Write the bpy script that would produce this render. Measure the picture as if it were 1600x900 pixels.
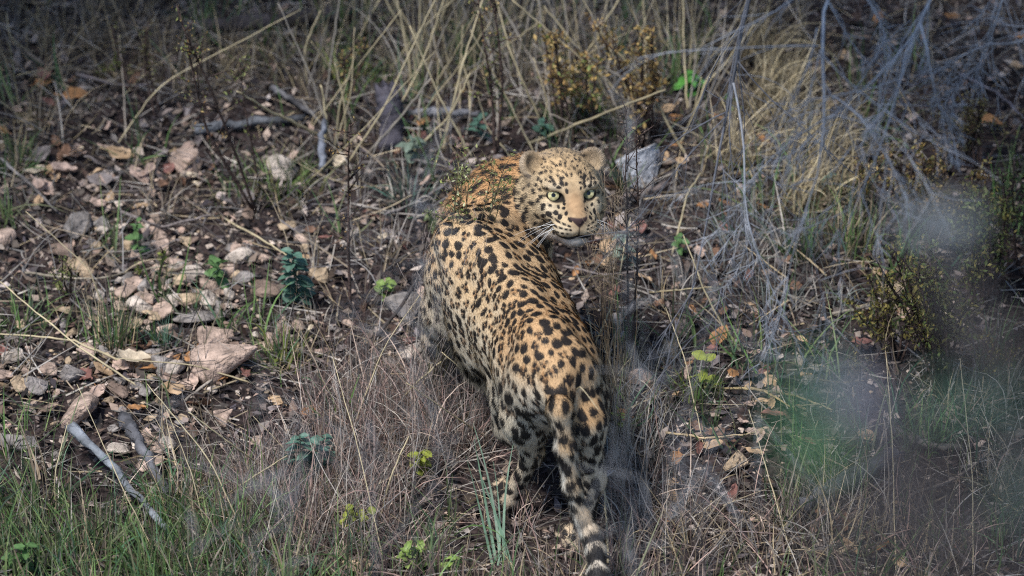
import bpy, math, random, time
import numpy as np
from mathutils import Vector, Matrix, kdtree

for _o in list(bpy.data.objects):
    bpy.data.objects.remove(_o)
sc = bpy.context.scene
COL = sc.collection
T0 = time.time()

# ------------------------------------------------------------------ camera
PITCH = math.radians(34.0)
DIST = 12.0
CS, CC = math.sin(PITCH), math.cos(PITCH)
CAM = np.array((0.0, -DIST * CC, DIST * CS))
cam_d = bpy.data.cameras.new('camera')
cam = bpy.data.objects.new('camera', cam_d)
COL.objects.link(cam)
cam.location = CAM
cam.rotation_euler = (math.radians(90) - PITCH, 0, 0)
cam_d.sensor_width = 36.0
cam_d.lens = 36.0 * DIST / 2.0          # two metres of hillside fill the frame's width
cam_d.clip_start = 0.1
cam_d.clip_end = 400
cam_d.dof.use_dof = True
cam_d.dof.focus_distance = 11.42
cam_d.dof.aperture_fstop = 3.2
sc.camera = cam

# ------------------------------------------------------------------ light
SUN_EL, SUN_AZ = math.radians(64), math.radians(-128)   # high, from the left and the viewer's side
world = bpy.data.worlds.new('World')
sc.world = world
world.use_nodes = True
nt = world.node_tree
nt.nodes.clear()
wo = nt.nodes.new('ShaderNodeOutputWorld')
bg = nt.nodes.new('ShaderNodeBackground')
sky = nt.nodes.new('ShaderNodeTexSky')
sky.sky_type = 'NISHITA'
sky.sun_disc = False
sky.sun_elevation = SUN_EL
sky.sun_rotation = SUN_AZ
sky.dust_density = 0.6
sky.ozone_density = 2.0
sky.air_density = 1.0
bg.inputs['Strength'].default_value = 0.050
nt.links.new(sky.outputs[0], bg.inputs[0])
nt.links.new(bg.outputs[0], wo.inputs[0])
sl = bpy.data.lights.new('sun', 'SUN')
sl.energy = 1.5
sl.angle = math.radians(12)
sl.color = (1.0, 0.965, 0.92)
so = bpy.data.objects.new('sun', sl)
COL.objects.link(so)
_sd = Vector((math.sin(SUN_AZ) * math.cos(SUN_EL), math.cos(SUN_AZ) * math.cos(SUN_EL), math.sin(SUN_EL)))
so.rotation_euler = _sd.to_track_quat('Z', 'Y').to_euler()
so.location = _sd * 20

sc.view_settings.view_transform = 'Standard'
sc.view_settings.look = 'None'
sc.view_settings.exposure = 1.76
sc.view_settings.gamma = 1.0
sc.view_settings.use_curve_mapping = False
sc.render.engine = 'CYCLES'
sc.cycles.use_denoising = False
sc.cycles.filter_width = 1.1
sc.cycles.max_bounces = 5
sc.cycles.diffuse_bounces = 3
sc.cycles.transparent_max_bounces = 6

# ------------------------------------------------------------------ helpers
def ray(px, py):
    """direction of the sight line through a point of the 1600 x 900 photograph"""
    x = (px - 800.0) / 800.0
    y = (450.0 - py) / 800.0
    d = np.array((x, DIST * CC + y * CS, -DIST * CS + y * CC))
    return d / np.linalg.norm(d)

def at(px, py, z=0.0):
    d = ray(px, py)
    t = (z - CAM[2]) / d[2]
    return CAM + d * t

def at_y(px, py, Y):
    d = ray(px, py)
    t = (Y - CAM[1]) / d[1]
    return CAM + d * t

def at_d(px, py, dist):
    return CAM + ray(px, py) * dist

def to_px(p):
    p = np.asarray(p, float) - CAM
    dep = p[1] * CC - p[2] * CS
    u = p[1] * CS + p[2] * CC
    k = DIST / dep * 800.0
    return 800 + p[0] * k, 450 - u * k

def nrm(v):
    v = np.asarray(v, float)
    n = np.linalg.norm(v, axis=-1, keepdims=True)
    return v / np.maximum(n, 1e-9)

def mesh_np(name, V, loops, starts, totals, cols=None, mat=None, smooth=True, normals=None):
    me = bpy.data.meshes.new(name)
    V = np.ascontiguousarray(V, np.float32)
    me.vertices.add(len(V))
    me.vertices.foreach_set('co', V.ravel())
    me.loops.add(len(loops))
    me.loops.foreach_set('vertex_index', np.ascontiguousarray(loops, np.int32))
    me.polygons.add(len(starts))
    me.polygons.foreach_set('loop_start', np.ascontiguousarray(starts, np.int32))
    if smooth:
        me.polygons.foreach_set('use_smooth', np.ones(len(starts), bool))
    me.update(calc_edges=True)
    if cols is not None:
        set_cols(me, cols)
    if normals is not None:
        me.normals_split_custom_set_from_vertices(np.asarray(normals, np.float32))
    if mat:
        me.materials.append(mat)
    return me

def set_cols(me, cols):
    c = np.ones((len(me.vertices), 4), np.float32)
    c[:, :3] = cols
    a = me.color_attributes.get('tint') or me.color_attributes.new('tint', 'FLOAT_COLOR', 'POINT')
    a.data.foreach_set('color', c.ravel())

def mesh_faces(name, V, F, cols=None, mat=None, smooth=True, normals=None):
    """F: (n, k) array of equal-sized faces"""
    F = np.asarray(F, np.int32)
    n, k = F.shape
    return mesh_np(name, V, F.ravel(), np.arange(n) * k, np.full(n, k), cols, mat, smooth, normals)

def obj(name, me, parent=None, loc=None, rot=None, scale=None):
    o = bpy.data.objects.new(name, me)
    COL.objects.link(o)
    if parent is not None:
        o.parent = parent
    if loc is not None:
        o.location = loc
    if rot is not None:
        o.rotation_euler = rot
    if scale is not None:
        o.scale = scale if hasattr(scale, '__len__') else (scale,) * 3
    return o

def tag(o, label=None, cat=None, group=None, kind=None):
    if label: o['label'] = label
    if cat: o['category'] = cat
    if group: o['group'] = group
    if kind: o['kind'] = kind
    return o

def vec_noise(P, freq, seed=0, octaves=3):
    """cheap smooth noise from sines, about -1..1, for arrays of points"""
    rs = np.random.RandomState(seed + 77)
    P = np.asarray(P, float)
    out = np.zeros(len(P))
    amp, tot = 1.0, 0.0
    for o in range(octaves):
        for k in range(4):
            d = nrm(rs.normal(size=P.shape[1])) * freq * (2 ** o) * rs.uniform(.7, 1.4)
            out += amp * np.sin(P @ d + rs.uniform(0, 6.28)) * .5
        tot += amp
        amp *= .55
    return out / tot

def tint_material(name, rough=0.8, spec=0.3, noise=0.25, scale=60.0, bump=0.0, bump_scale=120.0, transl=0.0, sheen=0.0):
    """a procedural material: the piece's own tint, mottled by noise"""
    m = bpy.data.materials.new(name)
    m.use_nodes = True
    n = m.node_tree.nodes
    l = m.node_tree.links
    b = n['Principled BSDF']
    b.inputs['Roughness'].default_value = rough
    b.inputs['Specular IOR Level'].default_value = spec
    at_ = n.new('ShaderNodeAttribute'); at_.attribute_name = 'tint'
    tc = n.new('ShaderNodeNewGeometry')
    nz = n.new('ShaderNodeTexNoise'); nz.inputs['Scale'].default_value = scale; nz.inputs['Detail'].default_value = 4
    l.new(tc.outputs['Position'], nz.inputs['Vector'])
    mr = n.new('ShaderNodeMapRange')
    mr.inputs['From Min'].default_value = .25; mr.inputs['From Max'].default_value = .75
    mr.inputs['To Min'].default_value = 1 - noise; mr.inputs['To Max'].default_value = 1 + noise
    l.new(nz.outputs['Fac'], mr.inputs['Value'])
    mx = n.new('ShaderNodeMix'); mx.data_type = 'RGBA'; mx.blend_type = 'MULTIPLY'; mx.inputs[0].default_value = 1
    l.new(at_.outputs['Color'], mx.inputs[6])
    l.new(mr.outputs[0], mx.inputs[7])
    l.new(mx.outputs[2], b.inputs['Base Color'])
    if sheen:
        b.inputs['Sheen Weight'].default_value = sheen
        b.inputs['Sheen Roughness'].default_value = .4
    if bump:
        nb = n.new('ShaderNodeTexNoise'); nb.inputs['Scale'].default_value = bump_scale; nb.inputs['Detail'].default_value = 5
        l.new(tc.outputs['Position'], nb.inputs['Vector'])
        bp = n.new('ShaderNodeBump'); bp.inputs['Strength'].default_value = bump; bp.inputs['Distance'].default_value = .01
        l.new(nb.outputs['Fac'], bp.inputs['Height'])
        l.new(bp.outputs[0], b.inputs['Normal'])
    if transl:
        tr = n.new('ShaderNodeBsdfTranslucent')
        l.new(mx.outputs[2], tr.inputs['Color'])
        ms = n.new('ShaderNodeMixShader'); ms.inputs[0].default_value = transl
        l.new(b.outputs[0], ms.inputs[1]); l.new(tr.outputs[0], ms.inputs[2])
        l.new(ms.outputs[0], n['Material Output'].inputs['Surface'])
    return m
# ------------------------------------------------------------------ the leopard
M_BODY = tint_material('leopard_coat', .75, .2, .10, 90)
M_FUR = tint_material('leopard_fur', .6, .3, .12, 200)
M_EYE = tint_material('leopard_eye', .06, .6, .05, 300)
M_WHISK = tint_material('whisker_white', .4, .4, .05, 50)

def surface_nets(D, org, h):
    s = D < 0
    nx, ny, nz = D.shape
    c = np.zeros((nx - 1, ny - 1, nz - 1), np.uint8)
    for i in (0, 1):
        for j in (0, 1):
            for k in (0, 1):
                c += s[i:nx - 1 + i, j:ny - 1 + j, k:nz - 1 + k]
    act = (c > 0) & (c < 8)
    I, J, K = np.nonzero(act)
    idx = -np.ones(act.shape, np.int32)
    idx[I, J, K] = np.arange(len(I))
    acc = np.zeros((len(I), 3)); cnt = np.zeros(len(I))
    cor = [(i, j, k) for i in (0, 1) for j in (0, 1) for k in (0, 1)]
    for a in cor:
        for ax in range(3):
            if a[ax] == 0:
                b = list(a); b[ax] = 1
                da = D[I + a[0], J + a[1], K + a[2]]; db = D[I + b[0], J + b[1], K + b[2]]
                x = (da < 0) != (db < 0)
                t = np.where(x, da / np.where(x, da - db, 1), 0)
                p = np.stack([np.full(len(I), float(a[0])), np.full(len(I), float(a[1])), np.full(len(I), float(a[2]))], 1)
                p[:, ax] += t
                acc[x] += p[x]; cnt[x] += 1
    V = (np.stack([I, J, K], 1) + acc / cnt[:, None]) * h + org
    quads = []
    for ax in range(3):
        sl0 = [slice(None)] * 3; sl1 = [slice(None)] * 3
        sl0[ax] = slice(0, -1); sl1[ax] = slice(1, None)
        a0 = s[tuple(sl0)]; a1 = s[tuple(sl1)]
        x = a0 != a1
        E = np.argwhere(x)
        o1, o2 = [(1, 2), (2, 0), (0, 1)][ax]
        ok = (E[:, o1] > 0) & (E[:, o2] > 0) & (E[:, o1] < D.shape[o1] - 1) & (E[:, o2] < D.shape[o2] - 1)
        E = E[ok]
        def g(d1, d2):
            q = E.copy(); q[:, o1] -= d1; q[:, o2] -= d2
            return idx[q[:, 0], q[:, 1], q[:, 2]]
        Q = np.stack([g(1, 1), g(0, 1), g(0, 0), g(1, 0)], 1)
        inside0 = a0[E[:, 0], E[:, 1], E[:, 2]]
        Q[~inside0] = Q[~inside0][:, ::-1]
        quads.append(Q)
    return V, np.concatenate(quads)

# head frame (local x: to the viewer's right, y: out through the nose, z: up)
HC = at(881, 302, .445)
_az, _el, _roll = math.radians(13), math.radians(16), math.radians(-4)
HF = np.array((math.sin(_az) * math.cos(_el), -math.cos(_az) * math.cos(_el), math.sin(_el)))
_r = nrm(np.cross((0, 0, 1.0), HF))            # viewer's right is +x when the face looks at -y
HR = _r if _r[0] > 0 else -_r
HU = np.cross(HF, HR); HU = HU if HU[2] > 0 else -HU
HR, HU = HR * math.cos(_roll) + HU * math.sin(_roll), HU * math.cos(_roll) - HR * math.sin(_roll)
HM = np.stack([HR, HF, HU], 0)                 # world->local: (p-HC) @ HM.T
HS = 0.985
def hl(P):  return ((np.asarray(P) - HC) @ HM.T) / HS
def hw(x, y, z):  return HC + (np.array((x, y, z)) * HS) @ HM

PR = []      # primitives: kind, params, k, region, flow direction
def cone(a, b, r1, r2, k, reg, flow=None):
    a = np.array(a, float); b = np.array(b, float)
    PR.append(('c', a, b, r1, r2, k, reg, nrm(b - a) if flow is None else nrm(flow)))
def chain(pts, k, reg, rev=False):
    for (a, r1), (b, r2) in zip(pts[:-1], pts[1:]):
        cone(a, b, r1, r2, k, reg, (np.array(a) - np.array(b)) if rev else None)
def hell(c, r, k, reg='head', rot=None, flow=None):
    """ellipsoid in head space; rot: 3x3 local rotation rows = ellipsoid axes"""
    PR.append(('e', np.array(c, float), np.array(r, float), np.eye(3) if rot is None else rot, k, 0, reg, -HF if flow is None else flow))
def hcone(a, b, r1, r2, k, reg='head'):
    cone(hw(*a), hw(*b), r1 * HS, r2 * HS, k, reg, -HF)

Yv = lambda px, py, Y: at_y(px, py, Y)
# torso, neck to rump
N_BASE = at(750, 352, .325); CH = at(762, 405, .32)
torso = [(N_BASE, .066), (CH, .096), (at(784, 462, .312), .104), (at(822, 514, .325), .091), (at(850, 560, .345), .086), (at(868, 594, .355), .078)]
chain(torso, .032, 'torso')
# shoulder blades and spine ridge
chain([(at(742, 372, .412), .030), (at(772, 412, .408), .030), (at(812, 470, .412), .028), (at(852, 535, .42), .038), (at(872, 588, .405), .036)], .04, 'torso')
chain([(at(722, 376, .365), .050), (at(716, 432, .30), .052), (at(698, 486, .215), .044)], .035, 'shoulder')     # left upper arm
chain([(at(698, 486, .215), .040), (at(688, 530, .13), .029), (at(694, 568, .03), .024), (at(694, 556, .022), .028)], .03, 'leg')
chain([(at(800, 350, .385), .040), (at(818, 386, .335), .044), (at(820, 440, .22), .042), (at(830, 500, .12), .03), (at(832, 545, .03), .026)], .03, 'shoulder')  # right arm
chain([(at(704, 374, .395), .032), (at(730, 424, .365), .046)], .018, 'shoulder')      # left shoulder blade
chain([(at(838, 540, .425), .026), (at(826, 572, .39), .032)], .022, 'torso')            # hip bones
chain([(at(893, 556, .42), .026), (at(904, 585, .385), .03)], .022, 'torso')
# belly
chain([(at(740, 482, .215), .062), (at(782, 536, .225), .070), (at(815, 575, .25), .062)], .05, 'belly')
# neck, curving round to the right
NK2 = at(782, 308, .372); NK3 = at(826, 296, .40)
chain([(N_BASE, .066), (NK2, .058), (NK3, .060), (hw(0, -.05, .0), .060)], .03, 'neck', rev=True)
chain([(at(728, 345, .25), .052), (at(750, 330, .29), .055), (NK2, .055)], .03, 'neck', rev=True)
# hind legs
HOCK_L = Yv(832, 708, -.765)
chain([(at(834, 585, .335), .056), (Yv(816, 622, -.68), .050), (Yv(806, 660, -.655), .042)], .035, 'thigh')
chain([(at(848, 598, .36), .050), (Yv(824, 652, -.80), .042), (HOCK_L, .018)], .035, 'thigh')
chain([(Yv(806, 660, -.66), .036), (HOCK_L, .017)], .025, 'leg')
FOOT_L = at(797, 782, .026)
chain([(HOCK_L, .0165), (FOOT_L, .017), (FOOT_L + np.array((-.012, .045, -.004)), .021)], .015, 'leg')
HOCK_R = Yv(928, 752, -.90)
chain([(at(890, 585, .335), .055), (Yv(902, 622, -.78), .050), (Yv(910, 668, -.76), .042)], .035, 'thigh')
chain([(at(886, 602, .355), .046), (Yv(908, 660, -.90), .040), (HOCK_R, .018)], .035, 'thigh')
chain([(Yv(910, 665, -.77), .036), (HOCK_R, .017)], .025, 'leg')
FOOT_R = at(904, 856, .026)
chain([(HOCK_R, .017), (FOOT_R, .018), (FOOT_R + np.array((-.02, .045, -.004)), .022)], .015, 'leg')
# tail
TAILP = [(at(868, 572, .362), .030), (at(872, 604, .362), .027), (Yv(875, 640, -.97), .021), (Yv(884, 700, -.995), .0172), (Yv(894, 760, -1.012), .015), (Yv(908, 806, -1.02), .0155),
         (Yv(921, 832, -1.035), .016), (Yv(930, 858, -1.06), .0165), (Yv(935, 900, -1.10), .0165), (at(935, 945, .035), .015), (at(930, 985, .03), .011)]
chain(TAILP[:3], .032, 'tail')
chain(TAILP[2:], .015, 'tail')
# head
hell((0, -.022, .020), (.066, .080, .058), .02)
hell((0, .03, .026), (.054, .050, .040), .03)
for s in (-1, 1):
    hell((s * .044, -.002, -.018), (.033, .055, .044), .025)
    hell((s * .048, -.03, -.028), (.027, .035, .042), .025)                # cheek ruff
    hell((s * .032, .062, .036), (.024, .017, .010), .012)             # brow
    hell((s * .020, .102, -.035), (.0235, .026, .0205), .012)          # whisker pads
    hell((s * .036, .062, -.012), (.022, .026, .022), .02)             # under the eye
    hcone((s * .038, .0, -.052), (s * .012, .078, -.056), .028, .018, .02)
hcone((0, .048, .022), (0, .112, -.014), .026, .0175, .02)
hell((0, .084, -.030), (.032, .044, .028), .016)
hell((0, .092, -.062), (.020, .024, .014), .014)
hell((0, .126, -.0155), (.0150, .012, .0100), .006)
EAR = {}
for s in (-1, 1):
    ax = nrm((s * .92, .35, .12)); up = nrm(np.array((s * .42, -.18, .9)))
    up = nrm(up - ax * np.dot(up, ax)); fw = np.cross(ax, up); fw = fw if fw[1] > 0 else -fw
    R = np.stack([ax, fw, up], 0)
    c = np.array((s * .058, -.018, .052))
    EAR[s] = (c, R)
    hell(c, (.0255, .0135, .028), .014, 'ear', R)
CUT = []     # smooth subtractions in head space
for s in (-1, 1):
    c, R = EAR[s]
    CUT.append((c + R[1] * .013 + R[2] * .003, (.0185, .012, .0205), R, .005))
    CUT.append((np.array((s * .0330, .0795, .0165)), (.0140, .018, .0092), np.eye(3), .004))
    CUT.append((np.array((s * .0065, .1375, -.0185)), (.0034, .004, .003), np.eye(3), .003))
CUT.append((np.array((0, .1305, -.0505)), (.03, .03, .0022), np.eye(3), .006))

def prim_d(p, P):
    if p[0] == 'c':
        a, b, r1, r2 = p[1:5]
        ab = b - a; t = np.clip(((P - a) @ ab) / (ab @ ab), 0, 1)
        return np.linalg.norm(P - a - t[..., None] * ab, axis=-1) - (r1 + t * (r2 - r1))
    c, r, R = p[1:4]
    q = (hl(P) - c) @ R.T
    k0 = np.linalg.norm(q / r, axis=-1); k1 = np.linalg.norm(q / (r * r), axis=-1)
    return HS * k0 * (k0 - 1) / np.maximum(k1, 1e-6)

H_ = .0042
allp = []
for p in PR:
    if p[0] == 'c':
        allp += [p[1] - p[3], p[1] + p[3], p[2] - p[4], p[2] + p[4]]
    else:
        c = hw(*p[1]); m = max(p[2]) * HS; allp += [c - m, c + m]
lo = np.min(allp, 0) - .03; hi = np.max(allp, 0) + .03
dim = np.ceil((hi - lo) / H_).astype(int)
D = np.full(dim, .06, np.float32)
def box_of(cmin, cmax, pad):
    a = np.maximum(np.floor((cmin - pad - lo) / H_).astype(int), 0); b = np.minimum(np.ceil((cmax + pad - lo) / H_).astype(int) + 1, dim)
    sl = tuple(slice(x, y) for x, y in zip(a, b))
    g = np.stack(np.meshgrid(*[lo[i] + H_ * np.arange(a[i], b[i]) for i in range(3)], indexing='ij'), -1)
    return sl, g
for p in PR:
    if p[0] == 'c':
        k = p[5]; mn = np.minimum(p[1] - p[3], p[2] - p[4]); mxx = np.maximum(p[1] + p[3], p[2] + p[4])
    else:
        k = p[4]; c = hw(*p[1]); m = max(p[2]) * HS; mn, mxx = c - m, c + m
    sl, g = box_of(mn, mxx, k + .012)
    d = prim_d(p, g).astype(np.float32)
    o = D[sl]
    hh = np.maximum(k - np.abs(o - d), 0) / k
    D[sl] = np.minimum(o, d) - hh * hh * k * .25
for c, r, R, k in CUT:
    cw = hw(*c); m = max(r) * HS
    sl, g = box_of(cw - m, cw + m, .02)
    d = prim_d(('e', np.array(c), np.array(r), R), g).astype(np.float32)
    o = D[sl]
    d = -d
    hh = np.maximum(k - np.abs(o - d), 0) / k
    D[sl] = np.maximum(o, d) + hh * hh * k * .25
BV, BQ = surface_nets(D, lo, H_)
del D
# smooth, then one subdivision level so the markings are crisp
me = mesh_faces('body', BV, BQ)
bo = obj('body', me)
mod = bo.modifiers.new('s', 'SUBSURF'); mod.levels = 1; mod.render_levels = 1
dg = bpy.context.evaluated_depsgraph_get()
me2 = bpy.data.meshes.new_from_object(bo.evaluated_get(dg))
bpy.data.objects.remove(bo); bpy.data.meshes.remove(me)
me2.name = 'leopard_body'
nV = len(me2.vertices)
P = np.empty(nV * 3, np.float32); me2.vertices.foreach_get('co', P); P = P.reshape(-1, 3).astype(float)
NO = np.empty(nV * 3, np.float32); me2.vertices.foreach_get('normal', NO); NO = NO.reshape(-1, 3).astype(float)
print('leopard verts', nV, round(time.time() - T0, 1))

# regions and flow of the coat
REG = ['torso', 'shoulder', 'belly', 'neck', 'thigh', 'leg', 'tail', 'head', 'ear']
W = np.zeros((nV, len(REG))); FL = np.zeros((nV, 3))
for p in PR:
    d = prim_d(p, P)
    w = np.exp(-np.clip(d, -.05, .3) / .016)
    ri = REG.index(p[6])
    W[:, ri] += w; FL += w[:, None] * p[7]
W /= W.sum(1, keepdims=True)
FL -= NO * (FL * NO).sum(1, keepdims=True)
FL = nrm(FL + 1e-6)
BI = np.cross(NO, FL)
w_ = {r: W[:, i] for i, r in enumerate(REG)}
L = hl(P)                       # head coordinates of every vertex
hd = np.clip((w_['head'] + w_['ear'] - .45) / .2, 0, 1)   # 1 on the head

# ---- base colour of the coat
def mixc(a, b, t):
    return a * (1 - t[:, None]) + np.asarray(b) * t[:, None]
sm = lambda x, a, b: np.clip((x - a) / (b - a), 0, 1) ** 2 * (3 - 2 * np.clip((x - a) / (b - a), 0, 1))
TAN = np.array((.53, .385, .225)); ORA = np.array((.48, .29, .14)); WHI = np.array((.62, .58, .50)); PALE = np.array((.60, .43, .245))
C = np.tile(TAN, (nV, 1))
n1 = vec_noise(P, 14, 3)
C = mixc(C, ORA, np.clip(.35 + .5 * n1, 0, .8))
C = mixc(C, (.48, .23, .08), w_['neck'] * .8)
down = sm(-NO[:, 2], .05, .65)
C = mixc(C, (.63, .55, .42), sm(-NO[:, 2], -.6, .05) * .85)
C = mixc(C, WHI, down * (1 - hd))
C = mixc(C, WHI, np.clip(w_['belly'] * sm(-NO[:, 2], -.25, .25) * 1.1, 0, .95))
C = mixc(C, (.50, .40, .29), w_['leg'] * .7)
# inside of the hind legs and under the tail
tl = P - at(862, 640, .30)
C = mixc(C, WHI, sm(.12 - np.linalg.norm(tl * np.array((1.5, 1, .8)), axis=1), 0, .05) * (1 - w_['tail']) * .9)
# tail: pale sides below
ty = sm(-P[:, 1], .93, 1.0)
ty = sm(P[:, 2] * -1, -.26, -.14)
side_ = sm(.75 - NO @ nrm(np.array((.25, -.55, .8))), .1, .5)
C = mixc(C, WHI, np.clip(w_['tail'] * (ty * .7 + .95 * side_ * sm(-P[:, 2], -.40, -.33)), 0, .95))
# ---- head colours
x, y, z = L.T; ax_ = np.abs(x)
g2 = lambda cx, cy, cz, rx, ry, rz: np.exp(-(((ax_ - cx) / rx) ** 2 + ((y - cy) / ry) ** 2 + ((z - cz) / rz) ** 2))
FC = np.tile(np.array((.48, .36, .215)), (nV, 1))
FC = mixc(FC, (.47, .32, .17), sm(z, .03, .07) * .7)
FC = mixc(FC, (.36, .225, .12), np.clip(1.4 * g2(0, .10, .0, .017, .045, .034), 0, .9))      # nose bridge
FC = mixc(FC, (.60, .51, .37), np.clip(1.2 * g2(.04, .06, -.008, .022, .03, .014), 0, .8))   # under the eyes
FC = mixc(FC, (.60, .50, .36), np.clip(1.1 * g2(.036, .06, .036, .016, .03, .007), 0, .75))  # over the eyes
FC = mixc(FC, (.56, .47, .34), np.clip(1.25 * g2(.026, .1, -.038, .022, .04, .014), 0, .9)) # whisker pads
FC = mixc(FC, (.58, .52, .45), sm(-z, .052, .060))                                            # chin, throat
FC = mixc(FC, (.58, .44, .27), sm(ax_, .045, .07) * .7)
FC *= (1 + .22 * vec_noise(L, 120, 8, 3) + .14 * vec_noise(L, 420, 9, 2))[:, None]
FC = mixc(FC, (.26, .165, .095), .55 * np.clip(g2(.0155, .095, .004, .005, .035, .022), 0, 1))
C = mixc(C, FC, hd)

# ---- spots
kd = kdtree.KDTree(nV)
for i in range(nV):
    kd.insert(P[i], i)
kd.balance()
rs = np.random.RandomState(11)
dark = np.zeros(nV); brown = np.zeros(nV)
eyeL = np.array((-.0325, .07, .0165)); 
def spacing(i):
    s_ = .0186 * w_['torso'][i] + .0172 * w_['shoulder'][i] + .021 * w_['belly'][i] + .0172 * w_['neck'][i] + .0232 * w_['thigh'][i] + .0195 * w_['leg'][i] + .021 * w_['tail'][i]
    return s_ / max(1e-3, 1 - w_['head'][i] - w_['ear'][i])
cand = rs.permutation(nV)[:70000]
acc_p = np.zeros((9000, 3)); acc_s = np.zeros(9000); na = 0
spots = []
for i in cand:
    h = hd[i]
    if h > .5:
        if y[i] > .07 and ax_[i] < .013 and z[i] > -.03: continue                # nose bridge stays plain
        if y[i] > .085 and (z[i] < -.014 or ax_[i] < .016): continue                                                # muzzle marks are painted below
        if np.linalg.norm((L[i] - np.array((math.copysign(.0325, x[i]), .068, .0165))) * np.array((1, .6, 1.2))) < .021: continue
        if w_['ear'][i] > .4: continue
        s_ = .0078 + .0055 * sm(np.array([ax_[i]]), .03, .075)[0] + .004 * (z[i] < 0)
        if z[i] < -.055: continue
    else:
        if down[i] > .95: continue
        s_ = spacing(i) * (.82 + .3 * rs.rand())
        if w_['tail'][i] > .5 and P[i, 1] < -1.045: continue
    dv = acc_p[:na] - P[i]
    if na:
        al = dv @ FL[i]; dd = np.sqrt(np.maximum((dv * dv).sum(1) - al * al + (al / 1.2) ** 2, 0))
        if (dd < .5 * (s_ + acc_s[:na])).any(): continue
    acc_p[na] = P[i]; acc_s[na] = s_; na += 1
    spots.append((i, s_))
print('spots', len(spots), round(time.time() - T0, 1))
wn1 = vec_noise(P, 260, 5, 2); wn2 = vec_noise(P, 150, 9, 2)
for i, s_ in spots:
    u, v = FL[i], BI[i]
    h = hd[i] > .5
    flank = (w_['torso'][i] + w_['shoulder'][i]) * float(sm(np.array([abs(NO[i, 2])]), .88, .45)[0])
    left = P[i, 0] < (np.interp(P[i, 1], [-.95, -.4], [.09, -.03]))
    rosette = (not h) and rs.rand() < (.8 * flank if left else .4 * flank) + (.16 if w_['torso'][i] > .5 else .12 * w_['thigh'][i])
    asp = rs.uniform(1.05, 1.6) if not h else rs.uniform(1.0, 1.9)
    r = s_ * (rs.uniform(.48, .59) if not h else rs.uniform(.36, .47))
    if w_['neck'][i] > .4: asp *= 1.35; r *= .92
    ang = rs.normal(0, .35)
    ca, sa = math.cos(ang), math.sin(ang)
    if rosette:
        r = s_ * rs.uniform(.54, .66)
        ph = rs.uniform(0, 6.28); nb = rs.randint(3, 5)
    R_ = r * 2.1
    idx = np.array([k for _, k, _ in kd.find_range(P[i], R_)])
    if not len(idx): continue
    dv = P[idx] - P[i]
    same = (NO[idx] @ NO[i]) > .1
    a = dv @ u; b = dv @ v
    a, b = a * ca + b * sa, -a * sa + b * ca
    rr = np.sqrt((a / math.sqrt(asp)) ** 2 + (b * math.sqrt(asp)) ** 2) / r + .20 * wn1[idx] + .22 * wn2[idx]
    if rosette:
        m = 0
        for k in range(nb):
            tk = ph + 6.283 * (k + rs.uniform(-.15, .15)) / nb
            dk = np.hypot(a - .62 * r * math.cos(tk), b - .62 * r * math.sin(tk)) / (r * rs.uniform(.40, .5)) + .2 * wn1[idx]
            m = np.maximum(m, sm(1.12 - dk, 0, .25))
        brown[idx] = np.maximum(brown[idx], np.where(same, sm(.8 - rr, 0, .2), 0))
    else:
        m = sm(1.10 - rr, 0, .14)
    dark[idx] = np.maximum(dark[idx], np.where(same, m, 0))
# dorsal tail blotches and rings near the tip
tcum = np.zeros(nV); 
best = np.full(nV, 1e9); acc = 0.
for (a, r1), (b, r2) in zip(TAILP[:-1], TAILP[1:]):
    a = np.asarray(a); b = np.asarray(b); ab = b - a; ln = np.linalg.norm(ab)
    t = np.clip((P - a) @ ab / ln ** 2, 0, 1); d = np.linalg.norm(P - a - t[:, None] * ab, axis=1)
    q = d < best; best[q] = d[q]; tcum[q] = acc + t[q] * ln; acc += ln
ring = sm(np.sin(tcum * 2 * math.pi / .036 + 1.2 * wn2) + 1.0 + .4 * wn1, .2, .5)
topside = sm(NO @ nrm(np.array((.35, -.8, .55))), -.35, .1)
tend = w_['tail'] * sm(-P[:, 1], 1.028, 1.05)
dark = np.maximum(dark * (1 - tend), tend * ring * topside)
C = mixc(C, (.30, .135, .045), brown * .55)

# ---- painted marks of the face (colour of the animal itself)
fd = np.zeros(nV)
q = lambda cx, cz, rx, rz, y0=.03: sm(1.25 - np.sqrt(((ax_ - cx) / rx) ** 2 + ((z - cz) / rz) ** 2), 0, .45) * (y > y0)
rim = np.sqrt(((ax_ - .0330) / .0165) ** 2 + ((z - .0165) / .0118) ** 2)
fd = np.maximum(fd, sm(1.0 - rim, 0, .2) * (y > .04))
def seg(x0, z0, x1, z1, wd, y0=.04):
    d_ = np.array((x1 - x0, z1 - z0)); t = np.clip(((ax_ - x0) * d_[0] + (z - z0) * d_[1]) / (d_ @ d_), 0, 1)
    return sm(1.3 - np.hypot(ax_ - x0 - t * d_[0], z - z0 - t * d_[1]) / wd, 0, .5) * (y > y0)
fd = np.maximum(fd, seg(.021, .013, .0178, .001, .0030) * (y < .092))                     # tear mark
fd = np.maximum(fd, seg(.049, .016, .057, .012, .002, .02) * .8)
fd = np.maximum(fd, seg(.020, .040, .0225, .050, .0028) )                        # brow marks
fd = np.maximum(fd, seg(.034, .042, .037, .048, .0025) )
for k, (x0, z0, x1, z1) in enumerate([(.017, -.026, .046, -.018), (.016, -.033, .047, -.029), (.017, -.041, .045, -.040)]):
    dash = sm(np.sin(ax_ * 2 * math.pi / .0085 + k * 2.1) + .8, 0, .5)
    fd = np.maximum(fd, seg(x0, z0, x1, z1, .0021, .06) * (.35 + .65 * dash))
mouth = np.abs(z + .0500 + .004 * np.sin(np.clip(ax_ / .034, 0, 1) * math.pi))
fd = np.maximum(fd, sm(1.4 - mouth / .0024, 0, .6) * (y > .065) * (ax_ < .036))
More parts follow.
